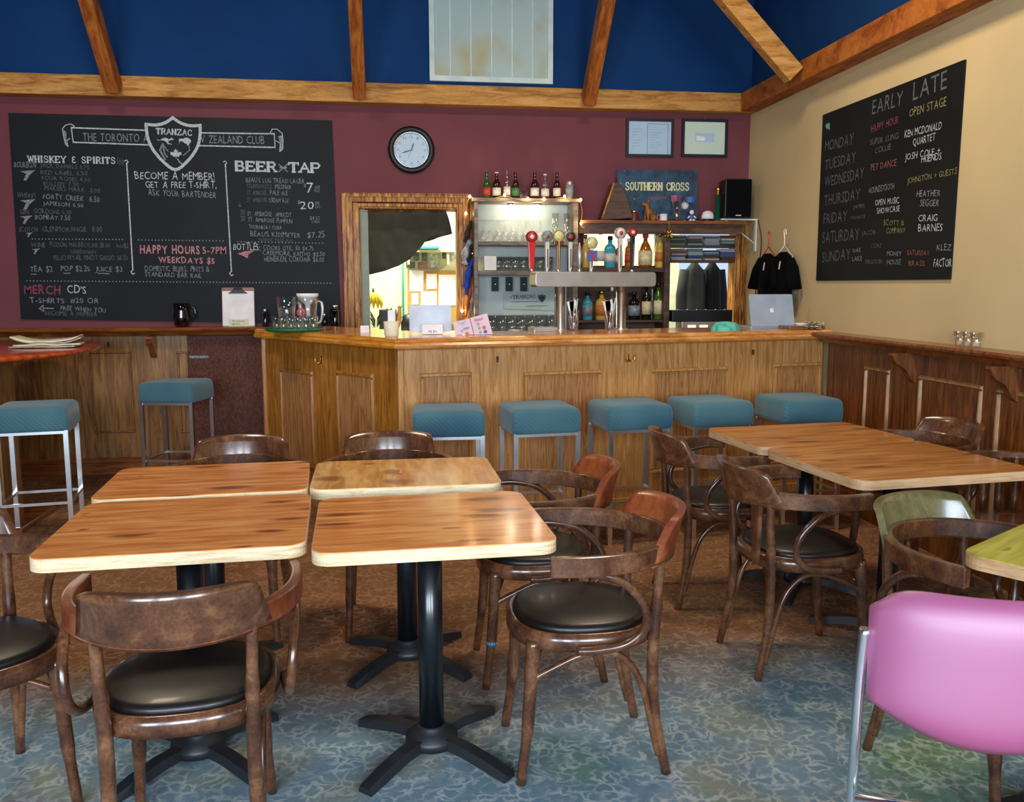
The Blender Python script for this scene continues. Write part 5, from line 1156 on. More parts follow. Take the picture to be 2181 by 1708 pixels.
# ---- bottle shelves
X0, X1 = Xp(1233), Xp(1427); zh = Zp(1400, 470)
XS1 = XR-.01
hs = thing('high_shelf', 'long dark wooden shelf across the top of the bottle shelves and right opening', 'shelf', (X0, Y9, zh))
MB().bb(.0, XS1-X0-.12, -.04, .268, -.028, 0).build('board', 'rail', hs, bev=.004); MB().bb(.0, XS1-X0-.14, .0, .05, -.10, -.028).build('apron', 'dark_wood', hs)
bs = thing('bottle_shelf_unit', 'open wooden shelves of liquor bottles behind the draft tower', 'shelf', (X0, Y9, ZBC)); W_ = X1-X0; h_ = zh-.10-ZBC
zb1, zb2 = Zp(1330, 570), Zp(1330, 682)
MB().bb(W_-.045, W_, 0, .26, 0, h_).build('side_panel', 'dark_wood', bs, bev=.003)
MB().bb(0, W_-.045, .02, .25, zb1-ZBC-.035, zb1-ZBC).build('shelf', 'dark_wood', bs, bev=.003); MB().bb(0, W_-.045, .02, .25, zb2-ZBC-.02, zb2-ZBC).build('shelf', 'dark_wood', bs, bev=.003)
M['mirror_back'] = plain('pale_back_panel', 'c4c6b6', .4)
MB().bb(0.02, W_-.045, .25, .262, 0, zb1-ZBC-.036).build('back_panel', 'dark_wood', bs)
gu = 'liquor bottles on the upper shelf'; gl = 'liquor bottles on the lower shelf'
for a in ((1247, 500, 16, 'spirit', 'g_gold', None, 'gold', 'golden liquor bottle behind the round gold tap handle'), (1278, 490, 19, 'spirit', 'glass', 'lab_w', 'black', 'clear vodka style bottle left of the blue bottle'), (1299, 503, 24, 'spirit', 'g_blue', 'lab_w', 'black', 'sky blue square-shouldered gin bottle with black cap'),
          (1318, 512, 15, 'spirit', 'g_amber', 'lab_w', 'black', 'short amber bottle behind the white disc tap'), (1339, 508, 17, 'spirit', 'g_amber', 'lab_r', 'paper', 'amber bottle with red and white label on the upper shelf'), (1374, 498, 28, 'round', 'g_amber', 'lab_c', 'lab_r', 'wide whisky bottle with cream label and red wax cap'),
          (1394, 500, 10, 'spirit', 'glass', None, 'paper', 'slim clear bottle between the red wax bottle and the orange label bottle'), (1404, 496, 17, 'spirit', 'g_gold', 'lab_o', 'gold', 'golden bottle with orange label at the right end of the upper shelf')):
    bottle(a[0], 565, a[1], a[2], Y9+(.09 if a[0] != 1394 else .17), a[3], a[4], a[5], a[6], a[7], gu, z=zb1, lz=(.08, .5) if a[3] == 'round' else (.18, .45))
for a in ((1251, 622, 22, 'spirit', 'g_blue', 'lab_k', 'black', 'dark blue-grey bottle behind the straw glass on the lower shelf'), (1281, 620, 26, 'spirit', 'g_gold', 'lab_o', 'gold', 'large golden bottle on the lower shelf behind the tower'), (1303, 612, 14, 'spirit', 'glass', 'lab_w', 'paper', 'clear bottle left of the right steel leg'),
          (1350, 622, 24, 'spirit', 'g_dark', 'lab_k', 'black', 'square dark bottle with grey label right of the steel leg'), (1376, 606, 19, 'spirit', 'g_dark', 'lab_c', 'black', 'dark liqueur bottle with cream label on the lower shelf'), (1401, 602, 19, 'spirit', 'g_olive', 'lab_c', 'black', 'green whiskey bottle with cream label at the right of the lower shelf'), (1388, 577, 8, 'spirit', 'glass', None, 'paper', 'tall thin clear bottle between the cream label bottles')):
    bottle(a[0], 680, a[1], a[2], Y9+(.10 if a[0] != 1388 else .18), a[3], a[4], a[5], a[6], a[7], gl, z=zb2, lz=(.15, .52))
# ---- CD rack in the right opening
M['cds'] = [plain('disc_case_%d' % i, c_, .4) for i, c_ in enumerate(('2c3a36', '5a6e66', '8a8f8c', 'b9b3ae', '6b2f24', '3f4f78', '9a9aa0', '38322c', '4f6f50'))]
cr_ = thing('disc_rack', 'two-tier rack of stacked disc cases at the top of the right opening', 'rack', ((NA.x+NB.x)/2, YB+.0, 0)); xm = (NA.x+NB.x)/2; hw = (NB.x-NA.x)/2-.013
zr1, zr2 = ony(1490, 522, YB).z, ony(1490, 554, YB).z
for z in (zr1, zr2): MB().bb(-hw, hw, 0, .135, z-.02, z).build('shelf', 'dark_wood', cr_, bev=.002)
rnd = random.Random(3)
proto = None
for tier, z in ((0, zr1), (1, zr2)):
    for s_ in range(4):
        n = 7 if tier else 6
        for k_ in range(n):
            if s_ == 2 and k_ == n-1 and tier: continue
            X = xm-hw+.075+s_*.142+rnd.uniform(-.006, .006); loc = (X, YB+.062, z+k_*.0135)
            if proto is None:
                proto = MB().box((0, 0, .0065), (.125, .125, .0125)).build('disc_case', M['cds'][0], bev=0); o = proto
            else: o = proto.copy(); o.data = proto.data.copy(); C.objects.link(o)
            o.data.materials[0] = rnd.choice(M['cds']); o.location = loc; o.rotation_euler = (0, 0, rnd.uniform(-.06, .06))
            tag(o, 'flat disc case, %s tier, %s stack, %s from the bottom' % (('upper', 'lower')[tier], ('leftmost', 'second', 'third', 'rightmost')[s_], OR[k_]), 'disc case', '%s tier, %s stack of disc cases' % (('upper', 'lower')[tier], ('leftmost', 'second', 'third', 'rightmost')[s_]))
# black mixer and silver radio below
t = box_thing('audio_mixer', 'wide black audio machine in the right opening', 'mixer', 1432, 650, 1560, 674, 7.0, .12, 'black')
for i in range(6): MB().lathe([(.008, 0), (.008, .008), (0, .009)], (-.2+i*.08, -.03, ony(1500, 650, 7.0).z-t.location.z), 8).build('knob', 'chrome', t)
a = ony(1496, 675, 7.0)
rs = box_thing('silver_box', 'silver appliance with two glowing amber spots below the black machine', 'appliance', 1452, 677, 1560, 700, 6.98, .14, 'steel'); rs.location.z = ZBC; t.location.z = ZBC+(ony(1500, 677, 6.98).z-ony(1500, 700, 6.98).z)+.002
M['spot_amber'] = plain('amber_glow', 'ffb060', .4, emit=4)  # glowing amber spots on the silver box front
for dx in (-.13, -.03): MB().box((dx, -.072, .045), (.065, .004, .035)).build('amber_spot', 'spot_amber', rs)
# ================================================================== draft tower
base = onz(1192, 704, ZT); br_ = onz(1322, 702, ZT)
YT = (base.y+br_.y)/2
RZ = math.atan2(RD.y, RD.x)
def onT(px, py): return onp(px, py, base, (-math.sin(RZ), math.cos(RZ), 0))
P0, P1 = onT(1134, 595), onT(1389, 590); ctr = (onT(1192, 600)+onT(1322, 600))/2; zt_ = (onT(1200, 579).z); zb_ = onT(1200, 611).z
tw = thing('draft_tower', 'stainless steel beer tower, a wide bar on two polished columns', 'beer tower', (ctr.x, ctr.y, ZT), RZ)
inv = Matrix.Rotation(-RZ, 4, 'Z')
def loc_t(p): v_ = inv @ (p-Vector((ctr.x, ctr.y, ZT))); return v_
lx0, lx1 = loc_t(P0).x, loc_t(P1).x; l1, l2 = loc_t(onT(1192, 690)).x, loc_t(onT(1322, 690)).x
zz0, zz1 = zb_-ZT, zt_-ZT
MB().prism(rrect(lx1-lx0, zz1-zz0, .022, 5), -.06, .06, fn=lambda x, y, z: (x+(lx0+lx1)/2, z, y+(zz0+zz1)/2)).build('cross_bar', 'steel', tw, bev=.004)
for lx in (l1, l2): MB().lathe([(.05, 0), (.05, .008), (.035, .012), (.035, zz0+.002)], (lx, 0, 0), 28).build('column', 'chrome', tw)
M['tap_red'] = plain('tap_red', 'c01c20', .3, coat=.5); M['tap_white'] = plain('tap_white', 'cfc9bc', .4); M['tap_wood'] = plain('tap_brown', '6b2c14', .35, coat=.4); M['disc_teal'] = plain('disc_teal_grey', '6f9290', .5, vary=.2, scale=60); M['disc_cream'] = plain('disc_cream_gold', 'cfc78c', .5, vary=.15, scale=70); M['disc_dark'] = plain('disc_dark', '3a2a20', .4); M['disc_red'] = plain('disc_red', 'b03034', .4, vary=.1, scale=60)
def tap(px, pyh, rpx, kind, lab):
    X = loc_t(onT(px, 577)).x; sc = .79/255; t = thing('tap_handle', lab, 'tap handle', tuple((Matrix.Rotation(RZ, 4, 'Z') @ Vector((X, 0, zz1)))+Vector((ctr.x, ctr.y, ZT))), RZ, 'beer tap handles on the tower')
    hz = (577-pyh)*sc; r_ = rpx*sc
    body, disc, ring, dot = kind
    MB().lathe([(.012, 0), (.014, .012), (.008, .02)], n=12).build('collar', 'chrome', t)
    if body == 'spigot':
        MB().lathe([(.008, .015), (.012, .05), (.02, .09), (.022, .12), (.012, .15), (.010, .17), (.004, .19), (0, .195)], n=14).build('lever', 'steel', t); return
    a_ = .010 if body != 'tap_red' else .014; b2 = .014 if body not in ('tap_red',) else .026
    n = hz-r_*.8
    mb = MB(); mb.add([(-a_, -.009, .015), (a_, -.009, .015), (a_, .009, .015), (-a_, .009, .015), (-b2, -.012, n), (b2, -.012, n), (b2, .012, n), (-b2, .012, n)], [(3, 2, 1, 0), (4, 5, 6, 7), (0, 1, 5, 4), (1, 2, 6, 5), (2, 3, 7, 6), (3, 0, 4, 7)]); mb.build('lever', body, t, bev=.003)
    mb = ylathe(MB(), [(r_, -.012), (r_*1.02, -.006), (r_*1.02, .008), (r_, .012)], (0, 0, hz), 24); ylathe(mb, [(r_*.99, -.0125), (0, -.0126)], (0, 0, hz), 24); bg = mb.build('badge', ring, t)
    ylathe(MB(), [(r_*.84, .012), (r_*.84, .0145), (.0, .0146)], (0, 0, hz), 22).build('badge_face', disc, bg)
    if dot: ylathe(MB(), [(r_*.38, .0147), (r_*.36, .016), (0, .0161)], (0, 0, hz), 14).build('badge_emblem', dot, bg)
    if body == 'tap_wood': MB().box((0, 0, n-.012), (.07, .026, .03)).build('crosspiece', 'tap_wood', t, bev=.004); MB().tube([(0, -.014, .02), (0, -.014, n)], .003, 6).build('pale_strip', 'disc_cream', t)
    if body in ('tap_white', 'black'):
        k = Ink(Plane((0, -.0135, 0), (0, 0, 1), (-1, 0, 0), (0, -1, 0)), .001)
        if px > 1250 or px < 1230: k.stroke([(.03, 0), (n-.05, 0)], .006) if body == 'tap_white' else k.stroke([(.03, 0), (n-.05, 0)], .004); k.done('side_lettering', 'ink' if body == 'tap_white' else 'ch_g', t)
    if kind[0] == 'disc_cream': pass
tap(1132, 505, 12, ('tap_red', 'disc_red', 'disc_red', 'tap_white'), 'bright red tap handle with oval red badge, leftmost on the tower')
tap(1165, 504, 12.5, ('tap_white', 'disc_teal', 'tap_white', 'disc_red'), 'white tap handle with teal-grey disc, second from the left')
tap(1189, 503, 13, ('tap_wood', 'disc_cream', 'disc_cream', None), 'brown wooden tap handle with cream-gold disc')
tap(1214, 504, 12, ('tap_white', 'disc_dark', 'tap_white', 'disc_red'), 'white tap handle with dark disc, in front of the glass cylinder')
tap(1234, 530, 5, ('spigot', None, None, None), 'small silver spigot lever between the two disc taps')
tap(1259, 516, 13, ('tap_white', 'disc_cream', 'disc_cream', None), 'tap handle with cream-gold disc above a blue and red square')
tap(1320, 494, 12.5, ('tap_white', 'tap_white', 'tap_white', 'disc_red'), 'white tap handle with big white disc and red centre')
tap(1346, 492, 10, ('black', 'disc_red', 'disc_red', 'tap_white'), 'black tap handle with small red disc, rightmost on the tower')
t6 = [o for o in bpy.data.objects if o.get('label') == 'tap handle with cream-gold disc above a blue and red square'][0]
sc = .79/255; MB().box((0, -.014, (577-543)*sc), (.068, .01, .070)).build('square_plate', 'lab_b', t6, bev=.002)
MB().add([(-.028, -.0205, (577-531)*sc), (-.010, -.0205, (577-531)*sc), (.028, -.0205, (577-555)*sc), (.008, -.0205, (577-555)*sc)], [(0, 1, 2, 3)]).build('red_stripe', 'disc_red', t6)
# ================================================================== things on the bar top
def on_bar(px, py): return onz(px, py, ZT)
# glasses of straws and napkins
def straw_glass(px, py, lab, nap):
    p = on_bar(px, py); t = thing('straw_glass', lab, 'glass', tuple(p)); rnd = random.Random(px)
    MB().lathe([(0, .004), (.028, .004), (.030, .01), (.038, .13), (.036, .13), (.029, .012), (0, .008)], n=18).build('glass_body', 'glass', t)
    for i in range(3): MB().box((-.012+.008*i, .0, .115), (.034, .003, .16), M4=Matrix.Rotation(R(-14+6*i), 3, 'Y')).build('folded_napkin', 'paper', t)
    for i in range(5):
        a = rnd.uniform(0, 2*PI); MB().tube([(.008*math.cos(a), .008*math.sin(a), .012), (.02+.02*math.cos(a), .02*math.sin(a), .20+.02*rnd.random())], .0028, 6).build('straw', 'paper' if i % 2 else 'cert_blue', t)
straw_glass(1222, 704, 'glass of white straws and napkins left under the beer tower', 1); straw_glass(1298, 703, 'glass of white straws and napkins beside the right tower column', 1)
# tablet till
p = on_bar(921, 712); t = thing('till_tablet', 'white tablet till on a stand with its back to the room', 'tablet', tuple(p), R(-2))
M['tablet'] = plain('tablet_white', 'b9c3d2', .35)
MB().prism(rrect(.262, .165, .018, 5), -.005, .005, fn=lambda x, y, z: (x-.01, z+.06+(y+.08)*-.0, y+.095)).build('tablet_back', 'tablet', t, bev=.002)
MB().prism(rrect(.13, .06, .008, 4), -.03, .03, fn=lambda x, y, z: (x, z, y+.032)).build('card_reader', 'paper', t, bev=.004); MB().box((0, .04, .02), (.06, .06, .04)).build('stand', 'white', t)
k = Ink(Plane((0, -.0305, .03), (1, 0, 0), (0, 0, 1), (0, -1, 0)), .001); k.stroke([(-.025, -.012), (-.008, -.006), (-.008, -.018)], .007).stroke([(.025, -.012), (.008, -.006), (.008, -.018)], .007); k.done('printed_mark', 'numeral', t)
# menu cards
M['cardpink'] = plain('menu_card_pink', 'd9c0cc', .7, vary=.02); M['ptred'] = plain('print_red', 'b02838', .7); M['ptorange'] = plain('print_orange', 'c8703c', .7)
b0 = on_bar(1006, 713); PM = Plane((b0.x, b0.y, ZT), (math.cos(RZ*.3), math.sin(RZ*.3), 0), (0, 0, 1), (math.sin(RZ*.3), -math.cos(RZ*.3), 0))
t = thing('menu_cards', 'open pair of pale pink cards reading Yup and Nope on the bar', 'menu card', tuple(b0))
for q_, nm in (([(964, 686), (1000, 678), (1008.5, 712), (971, 713)], 'left_card'), ([(1001, 677), (1037, 667), (1049, 711), (1010, 712.5)], 'right_card')):
    Q = [PM.ab(*p_) for p_ in q_]; mb = MB(); mb.add([PM.pt(v_.x, v_.y, 0) for v_ in Q]+[PM.pt(v_.x, v_.y, .006) for v_ in Q], [(3, 2, 1, 0), (4, 5, 6, 7)]+[(i, (i+1) % 4, 4+(i+1) % 4, 4+i) for i in range(4)]); o = mb.build(nm, 'cardpink', t); free_parent(o, t)
for (x, y) in ((981, 712.5), (1030, 712.5)):
    q_ = PM.ab(x, y); o = MB().box(tuple(PM.pt(q_.x, .02, -.018)), (.03, .03, .04)).build('card_foot', 'paper', t, bev=.002); free_parent(o, t)
def pm(fn, nm, mt):
    k = Ink(PM, .0075); fn(k); o = k.done(nm, mt, t); free_parent(o, t)
pm(lambda k: k.text('Yup!', (975, 693), (991, 689), .020, .05, .01), 'card_lettering', 'numeral'); pm(lambda k: k.text('Nope', (1011, 685), (1028, 680), .018, .05, .012), 'card_lettering', 'ptred')
pm(lambda k: (k.px([(981, 703), (984, 706), (989, 698)], .005), k.px([(990, 700), (997, 698)], .012)), 'card_print', 'numeral')
pm(lambda k: k.dots((1030, 697), (1031, 697.5), 2, .011), 'card_print', 'ptorange'); pm(lambda k: k.dots((1033, 706), (1034, 706), 2, .011), 'card_print', 'lab_b'); pm(lambda k: k.dots((1018, 690), (1023, 707), 3, .009), 'card_print', 'numeral'); pm(lambda k: k.dots((994, 710), (995, 710), 2, .010), 'card_print', 'ptorange')
# pot with a small pump bottle
p = on_bar(834, 717); t = thing('condiment_pot', 'cream pot with paper bag and brown wooden figure beside the tablet', 'pot', tuple(p))
MB().lathe([(.036, 0), (.042, .01), (.045, .09), (.042, .09), (.036, .02)], n=20).build('pot', 'cream_paper', t); MB().box((.002, 0, .12), (.045, .02, .07)).build('paper_bag', 'paper', t, bev=.006)
MB().tube(_cr([(.035, 0, .05), (.045, 0, .10), (.05, 0, .15), (.045, 0, .18)], 4), [.008, .010, .014, .015, .014, .013, .012, .011, .010, .009, .009, .01, .004], 8).build('wooden_figure', 'beam', t)
p = on_bar(777, 708); t = thing('small_card', 'tiny white card standing at the left of the bar opening', 'card', tuple(p)); MB().box((0, 0, .022), (.055, .004, .044)).build('card', 'paper', t); MB().box((0, .012, .003), (.055, .024, .004)).build('card_fold', 'paper', t)
# coaster, drip tray
p = on_bar(1095, 703.5); t = thing('coaster', 'round pale coaster on the bar left of the drip tray', 'coaster', tuple(p)); MB().lathe([(.04, 0), (.041, .004), (0, .004)], n=24).build('disc', 'cream_paper', t)
p = on_bar(1157, 706); t = thing('metal_tray', 'small shallow steel tray on the bar beside the tower', 'tray', (p.x, p.y+.03, p.z), RZ); MB().prism(rrect(.165, .11, .01, 4), 0, .012).build('base', 'steel', t, bev=.002); MB().bb(-.0825, .0825, -.055, -.05, .012, .026).bb(-.0825, .0825, .05, .055, .012, .026).bb(-.0825, -.0775, -.05, .05, .012, .026).bb(.0775, .0825, -.05, .05, .012, .026).build('rim', 'steel', t)
# green tray with pitchers and glasses
M['green'] = plain('green_tray', '0d6a3c', .4)
p = on_bar(626, 705); ztr = ZT+.006; RL = math.atan2((B_-A_).y, (B_-A_).x)
sc = p.y*1.0/FPX*1.02
t = thing('serving_tray', 'round green tray on the left end of the bar', 'tray', (p.x, p.y, ZT)); RT = 57*sc; MB().lathe([(RT*.92, 0), (RT, .012), (RT*1.0, .02), (RT*.95, .012), (0, .006)], n=40).build('tray', 'green', t)
TRP = p.copy()
def tray_pt(px, dy): 
    v_ = onp(px, 703, (0, TRP.y+dy, 0), (0, 1, 0)); return (v_.x, v_.y, ztr)
def pitcher(px, dy, pyt, wpx, lab, side, extra):
    x, y, z = tray_pt(px, dy); h = onp(px, pyt, (0, y, 0), (0, 1, 0)).z-z; r_ = wpx*sc/2
    t = thing('beer_pitcher', lab, 'pitcher', (x, y, z)); 
    MB().lathe([(0, .008), (r_*.66, .008), (r_*.7, .02), (r_*.78, h*.5), (r_*.98, h), (r_*.94, h), (r_*.74, h*.5), (r_*.64, .022), (0, .014)], n=24).build('glass_body', 'glass', t)
    MB().tube(_cr([(side*r_*.85, 0, h*.82), (side*r_*1.25, 0, h*.78), (side*r_*1.32, 0, h*.5), (side*r_*1.1, 0, h*.22), (side*r_*.72, 0, h*.2)], 5), .009, 8).build('handle', 'glass_cream', t)
    if extra:
        MB().lathe([(r_*.2, h*.35), (r_*.25, h*.72), (r_*.8, h*.88), (r_*1.0, h*.98), (r_*1.02, h*1.04), (r_*.9, h*1.04)], n=20).build('paper_filter', 'paper', t)
        ylathe(MB(), [(r_*.42, r_*.76), (r_*.40, r_*.80), (r_*.22, r_*.80)], (-r_*.55, 0, h*.5), 20).build('red_badge', 'disc_red', t)
    return t
pitcher(612, .02, 632, 42, 'clear glass beer pitcher on the left of the green tray', 1, False); pitcher(657, .03, 628, 44, 'glass pitcher with white paper filter and red badge on the green tray', 1, True)
for i, (px, dy) in enumerate(((590, -.04), (604, -.09), (620, -.12), (637, -.12), (652, -.10), (668, -.06))):
    c_ = put_t(tray_pt(px, dy), 'clear tumbler on the green tray, %s from the left' % OR[i], 'tumblers on the green tray', .9)
# laptop
p = on_bar(1646, 699); t = thing('laptop', 'open silver laptop, lid back to the room, at the right end of the bar', 'laptop', (p.x, p.y, ZT), R(3))
M['alu'] = plain('laptop_aluminium', 'a3b0be', .45, metal=.15)
tl = Matrix.Rotation(R(-14), 3, 'X')
MB().prism(rrect(.325, .225, .010, 5), -.003, .003, fn=lambda x, y, z: tuple((tl @ Vector((x, z, y+.1125)))+Vector((0, 0, .014)))).build('lid', 'alu', t); lid = kids(t)[0]
MB().prism(rrect(.325, .225, .010, 5), 0, .014, fn=lambda x, y, z: (x, y+.118, z)).build('base', 'alu', t, bev=.002)
pl_ = Plane(tuple((tl @ Vector((0, -.0032, .1125)))+Vector((0, 0, .014))), (1, 0, 0), tuple(tl @ Vector((0, 0, 1))), tuple(tl @ Vector((0, -1, 0)))); k = Ink(pl_, .0006)
AP = [(0, .6), (.3, .78), (.62, .7), (.82, .4), (.62, .2), (.60, -.1), (.85, -.35), (.62, -.8), (.35, -.98), (.0, -.86), (-.35, -.98), (-.65, -.75), (-.88, -.2), (-.8, .38), (-.5, .74), (-.25, .76)]
k.poly([(x*.018, y*.018) for x, y in AP]); k.poly([(x*.018, y*.018) for x, y in ((.02, .85), (.1, 1.15), (.38, 1.35), (.32, 1.0))]); k.done('lid_emblem', 'paper', lid)
# aqua cloth
p = on_bar(1549, 704); t = thing('cleaning_cloth', 'crumpled aqua cloth on the bar left of the laptop', 'cloth', (p.x, p.y+.04, ZT))
M['aqua'] = plain('aqua_cloth', '58b8a4', .8, vary=.1); mb = MB(); n, mm = 24, 10; vs = []
for i in range(mm+1):
    for j in range(n):
        a = 2*PI*j/n; f = i/mm; r_ = .088*math.cos(f*PI/2)**.6*(1+.22*math.sin(3*a+1)+.12*math.sin(7*a)); z = .045*math.sin(f*PI/2)*(1+.3*math.sin(2*a+f*3))+.012*noise.noise(Vector((math.cos(a)*3, math.sin(a)*3, f*4)))*(f > 0)
        vs.append((r_*math.cos(a), r_*.7*math.sin(a), max(0, z)))
mb.add(vs, [(i*n+j, i*n+(j+1) % n, (i+1)*n+(j+1) % n, (i+1)*n+j) for i in range(mm) for j in range(n)], 0, True).build('cloth', 'aqua', t)
p = on_bar(1710, 699); t = thing('small_bowl', 'small white bowl beside the laptop', 'bowl', (p.x, p.y+.02, ZT)); MB().lathe([(.022, 0), (.03, .012), (.052, .035), (.049, .036), (.026, .014), (0, .01)], n=24).build('bowl', 'paper', t); MB().lathe([(.03, .0), (.022, .003)], n=20).build('foot', 'paper', t)
p = on_bar(1738, 702); t = thing('crumpled_paper', 'loose crumpled papers at the right end of the bar', 'paper', (p.x, p.y+.03, ZT)); rnd = random.Random(4)
for i in range(4):
    mb = MB(); vs = []; N_ = 6
    for a_ in range(N_+1):
        for b2 in range(N_+1): vs.append((-.05+.1*a_/N_, -.04+.08*b2/N_, .006+.012*i+abs(noise.noise(Vector((a_*.5, b2*.5, i*3.))))*.022))
    mb.add(vs, [(a_*(N_+1)+b2, (a_+1)*(N_+1)+b2, (a_+1)*(N_+1)+b2+1, a_*(N_+1)+b2+1) for a_ in range(N_) for b2 in range(N_)], 0, True).build('sheet', 'cream_paper', t, loc=(rnd.uniform(-.03, .03), rnd.uniform(-.02, .02), 0), rot=(0, 0, rnd.uniform(-1, 1)))
MB().bb(2.66, XR-.03, 5.68, 5.86, ZT, ZT+.022).build('end_block', 'rail', bar, bev=.003)
# ================================================================== on the rails
Yr = YB-.075
p = ony(388, 700, Yr); t = thing('glass_jug', 'dark smoky glass jug on the back rail below the chalkboard', 'jug', (p.x, Yr, ZR)); h = ony(388, 646, Yr).z-ZR
MB().lathe([(0, .006), (.045, .006), (.055, .02), (.06, h*.45), (.05, h*.7), (.055, h), (.051, h), (.046, h*.7), (.05, .025), (0, .012)], n=24).build('glass_body', 'glass_dark', t); MB().tube(_cr([(.052, 0, h*.85), (.095, 0, h*.8), (.10, 0, h*.5), (.06, 0, h*.25)], 5), .008, 8).build('handle', 'glass_dark', t)
p = ony(508, 700, Yr); t = thing('clipboard', 'brown clipboard of white paper leaning on the chalkboard, TRANZAC NEWS label', 'clipboard', (p.x, Yr+.02, ZR)); sc = Yr/FPX; tl = Matrix.Rotation(R(-6), 3, 'X'); h = ony(508, 612, Yr).z-ZR
g = lambda x, y, z: tuple(tl @ Vector((x, z, y)))
MB().prism(rrect(.245, h, .01, 4), 0, .004, fn=lambda x, y, z: g(x, y+h/2, z)).build('backing_board', 'rail', t); MB().prism(rrect(.235, h-.035, .002, 2), -.004, -.0005, fn=lambda x, y, z: g(x, y+h/2-.01, z)).build('paper_sheets', 'paper', t)
MB().prism([(-.075, 0), (.075, 0), (.045, .018), (.03, .035), (-.03, .035), (-.045, .018)], -.014, .006, fn=lambda x, y, z: g(x, y+h-.045, z)).tube([g(-.03, h-.01, -.012), g(.03, h-.01, -.012)], .007, 8).build('clip', 'black', t, bev=.002)
MB().prism(rrect(.15, .055, .003, 2), -.006, -.0045, fn=lambda x, y, z: g(x, y+.03, z)).build('name_card', 'cream_paper', t)
k = Ink(Plane(g(0, 0, -.0062), (1, 0, 0), tuple(tl @ Vector((0, 0, 1))), tuple(tl @ Vector((0, -1, 0)))), .0006); k.text('TRANZAC', (-.05, .035), (.045, .035), .013, 0, .02, ab=True).text('NEWS', (-.05, .012), (.01, .012), .013, 0, .02, ab=True); k.done('card_lettering', 'disc_dark', t)
def shaker(px, pyt, r_, lab, mat):
    p = ony(px, 702, Yr); h = ony(px, pyt, Yr).z-ZR; t = thing('shaker_jar', lab, 'jar', (p.x, Yr, ZR)); MB().lathe([(r_, 0), (r_*1.05, .02), (r_*1.05, h*.7), (r_*.7, h*.82)], n=16).build('glass_body', mat, t); MB().lathe([(r_*.72, h*.82), (r_*.72, h*.95), (r_*.3, h), (0, h)], n=14).build('lid', 'chrome', t)
shaker(566, 657, .022, 'slim glass shaker on the back rail left of the green tray', 'glass_dark'); shaker(692, 667, .02, 'short glass shaker on the back rail right of the pitchers', 'glass_dark'); shaker(714, 648, .034, 'tall dark glass jar on the back rail beside the opening frame', 'glass_dark')
for px, lab in ((2044, 'pale candle glass on the right wall rail, farthest of three'), (2061, 'pale candle glass on the right wall rail, middle of three'), (2078, 'pale candle glass on the right wall rail, nearest of three')):
    p = onx(px, 735, XR-.08); t = thing('candle_glass', lab, 'candle glass', (XR-.08, p.y, ZR), 0); MB().lathe([(0, .006), (.02, .006), (.024, .02), (.034, .078), (.032, .078), (.022, .022), (0, .012)], n=18).build('glass_body', 'glass_cream', t); MB().lathe([(.018, .013), (.019, .03), (0, .031)], n=14).build('candle', 'paper', t)
# ================================================================== clothes on hangers
def tshirt(px, pyh, lab, hm, y0, sleeve=1):
    X = XR-.05; p = onx(px, pyh, X); t = thing('tshirt', lab, 'shirt', (XR-.045, p.y, p.z), -PI/2, 'black T-shirts on the right wall')
    k_ = .78
    MB().tube(_cr([(.02, -.02, -.01), (.018, -.02, .018), (0, -.02, .028), (-.016, -.02, .012), (-.004, -.02, -.03), (0, -.02, -.085)], 5), .0045, 7).tube([(0, -.02, -.085), (.19*k_, -.02, -.175), (-.19*k_, -.02, -.175), (0, -.02, -.085)], .004, 7).build('hanger', hm, t)
    # cloth body as a closed flattened tube
    ring = []; n = 28
    rows = [(-.135, .07, .018, 0), (-.15, .12, .03, 0), (-.185, .20, .035, 0), (-.24, .215, .04, 0), (-.34, .20, .045, 0), (-.45, .19, .05, 0), (-.56, .185, .055, 0)]
    vs = []
    for z, rw, rd, _ in rows: vs += [(math.cos(2*PI*j/n)*rw*k_*(1+.05*math.sin(j*2.1+z*20)), -.028+math.sin(2*PI*j/n)*rd*.5*(1+.25*math.sin(j*3+z*9)), z) for j in range(n)]
    MB().add(vs, [(i*n+j, i*n+(j+1) % n, (i+1)*n+(j+1) % n, (i+1)*n+j) for i in range(len(rows)-1) for j in range(n)], 0, True).build('shirt_body', 'soft_black', t)
    for s_ in (-1, 1): MB().tube([(s_*.14*k_, -.028, -.17), (s_*.22*k_, -.03, -.25), (s_*.285*k_, -.035, -.40)], [.03, .045, .055], 12, flat=.45).build('sleeve', 'soft_black', t)
    k = Ink(Plane((0, -.056, 0), (1, 0, 0), (0, 0, 1), (0, -1, 0)), .001); k.poly([(-.01, -.26), (.012, -.262), (.03, -.205), (.01, -.2), (-.002, -.225)]); k.done('white_print', 'paper', t)
tshirt(1642, 502, 'black T-shirt with white chest print on a red hanger, left of the pair', 'tap_red', 0); tshirt(1676, 497, 'black T-shirt with white chest print on a white hanger, right of the pair', 'paper', 0)
# ================================================================== high shelf ornaments
Yh = Y9+.10
def hp(px): return (ony(px, 465, Yh).x, Yh, zh)
def hz_(px, py): return ony(px, py, Yh).z-zh
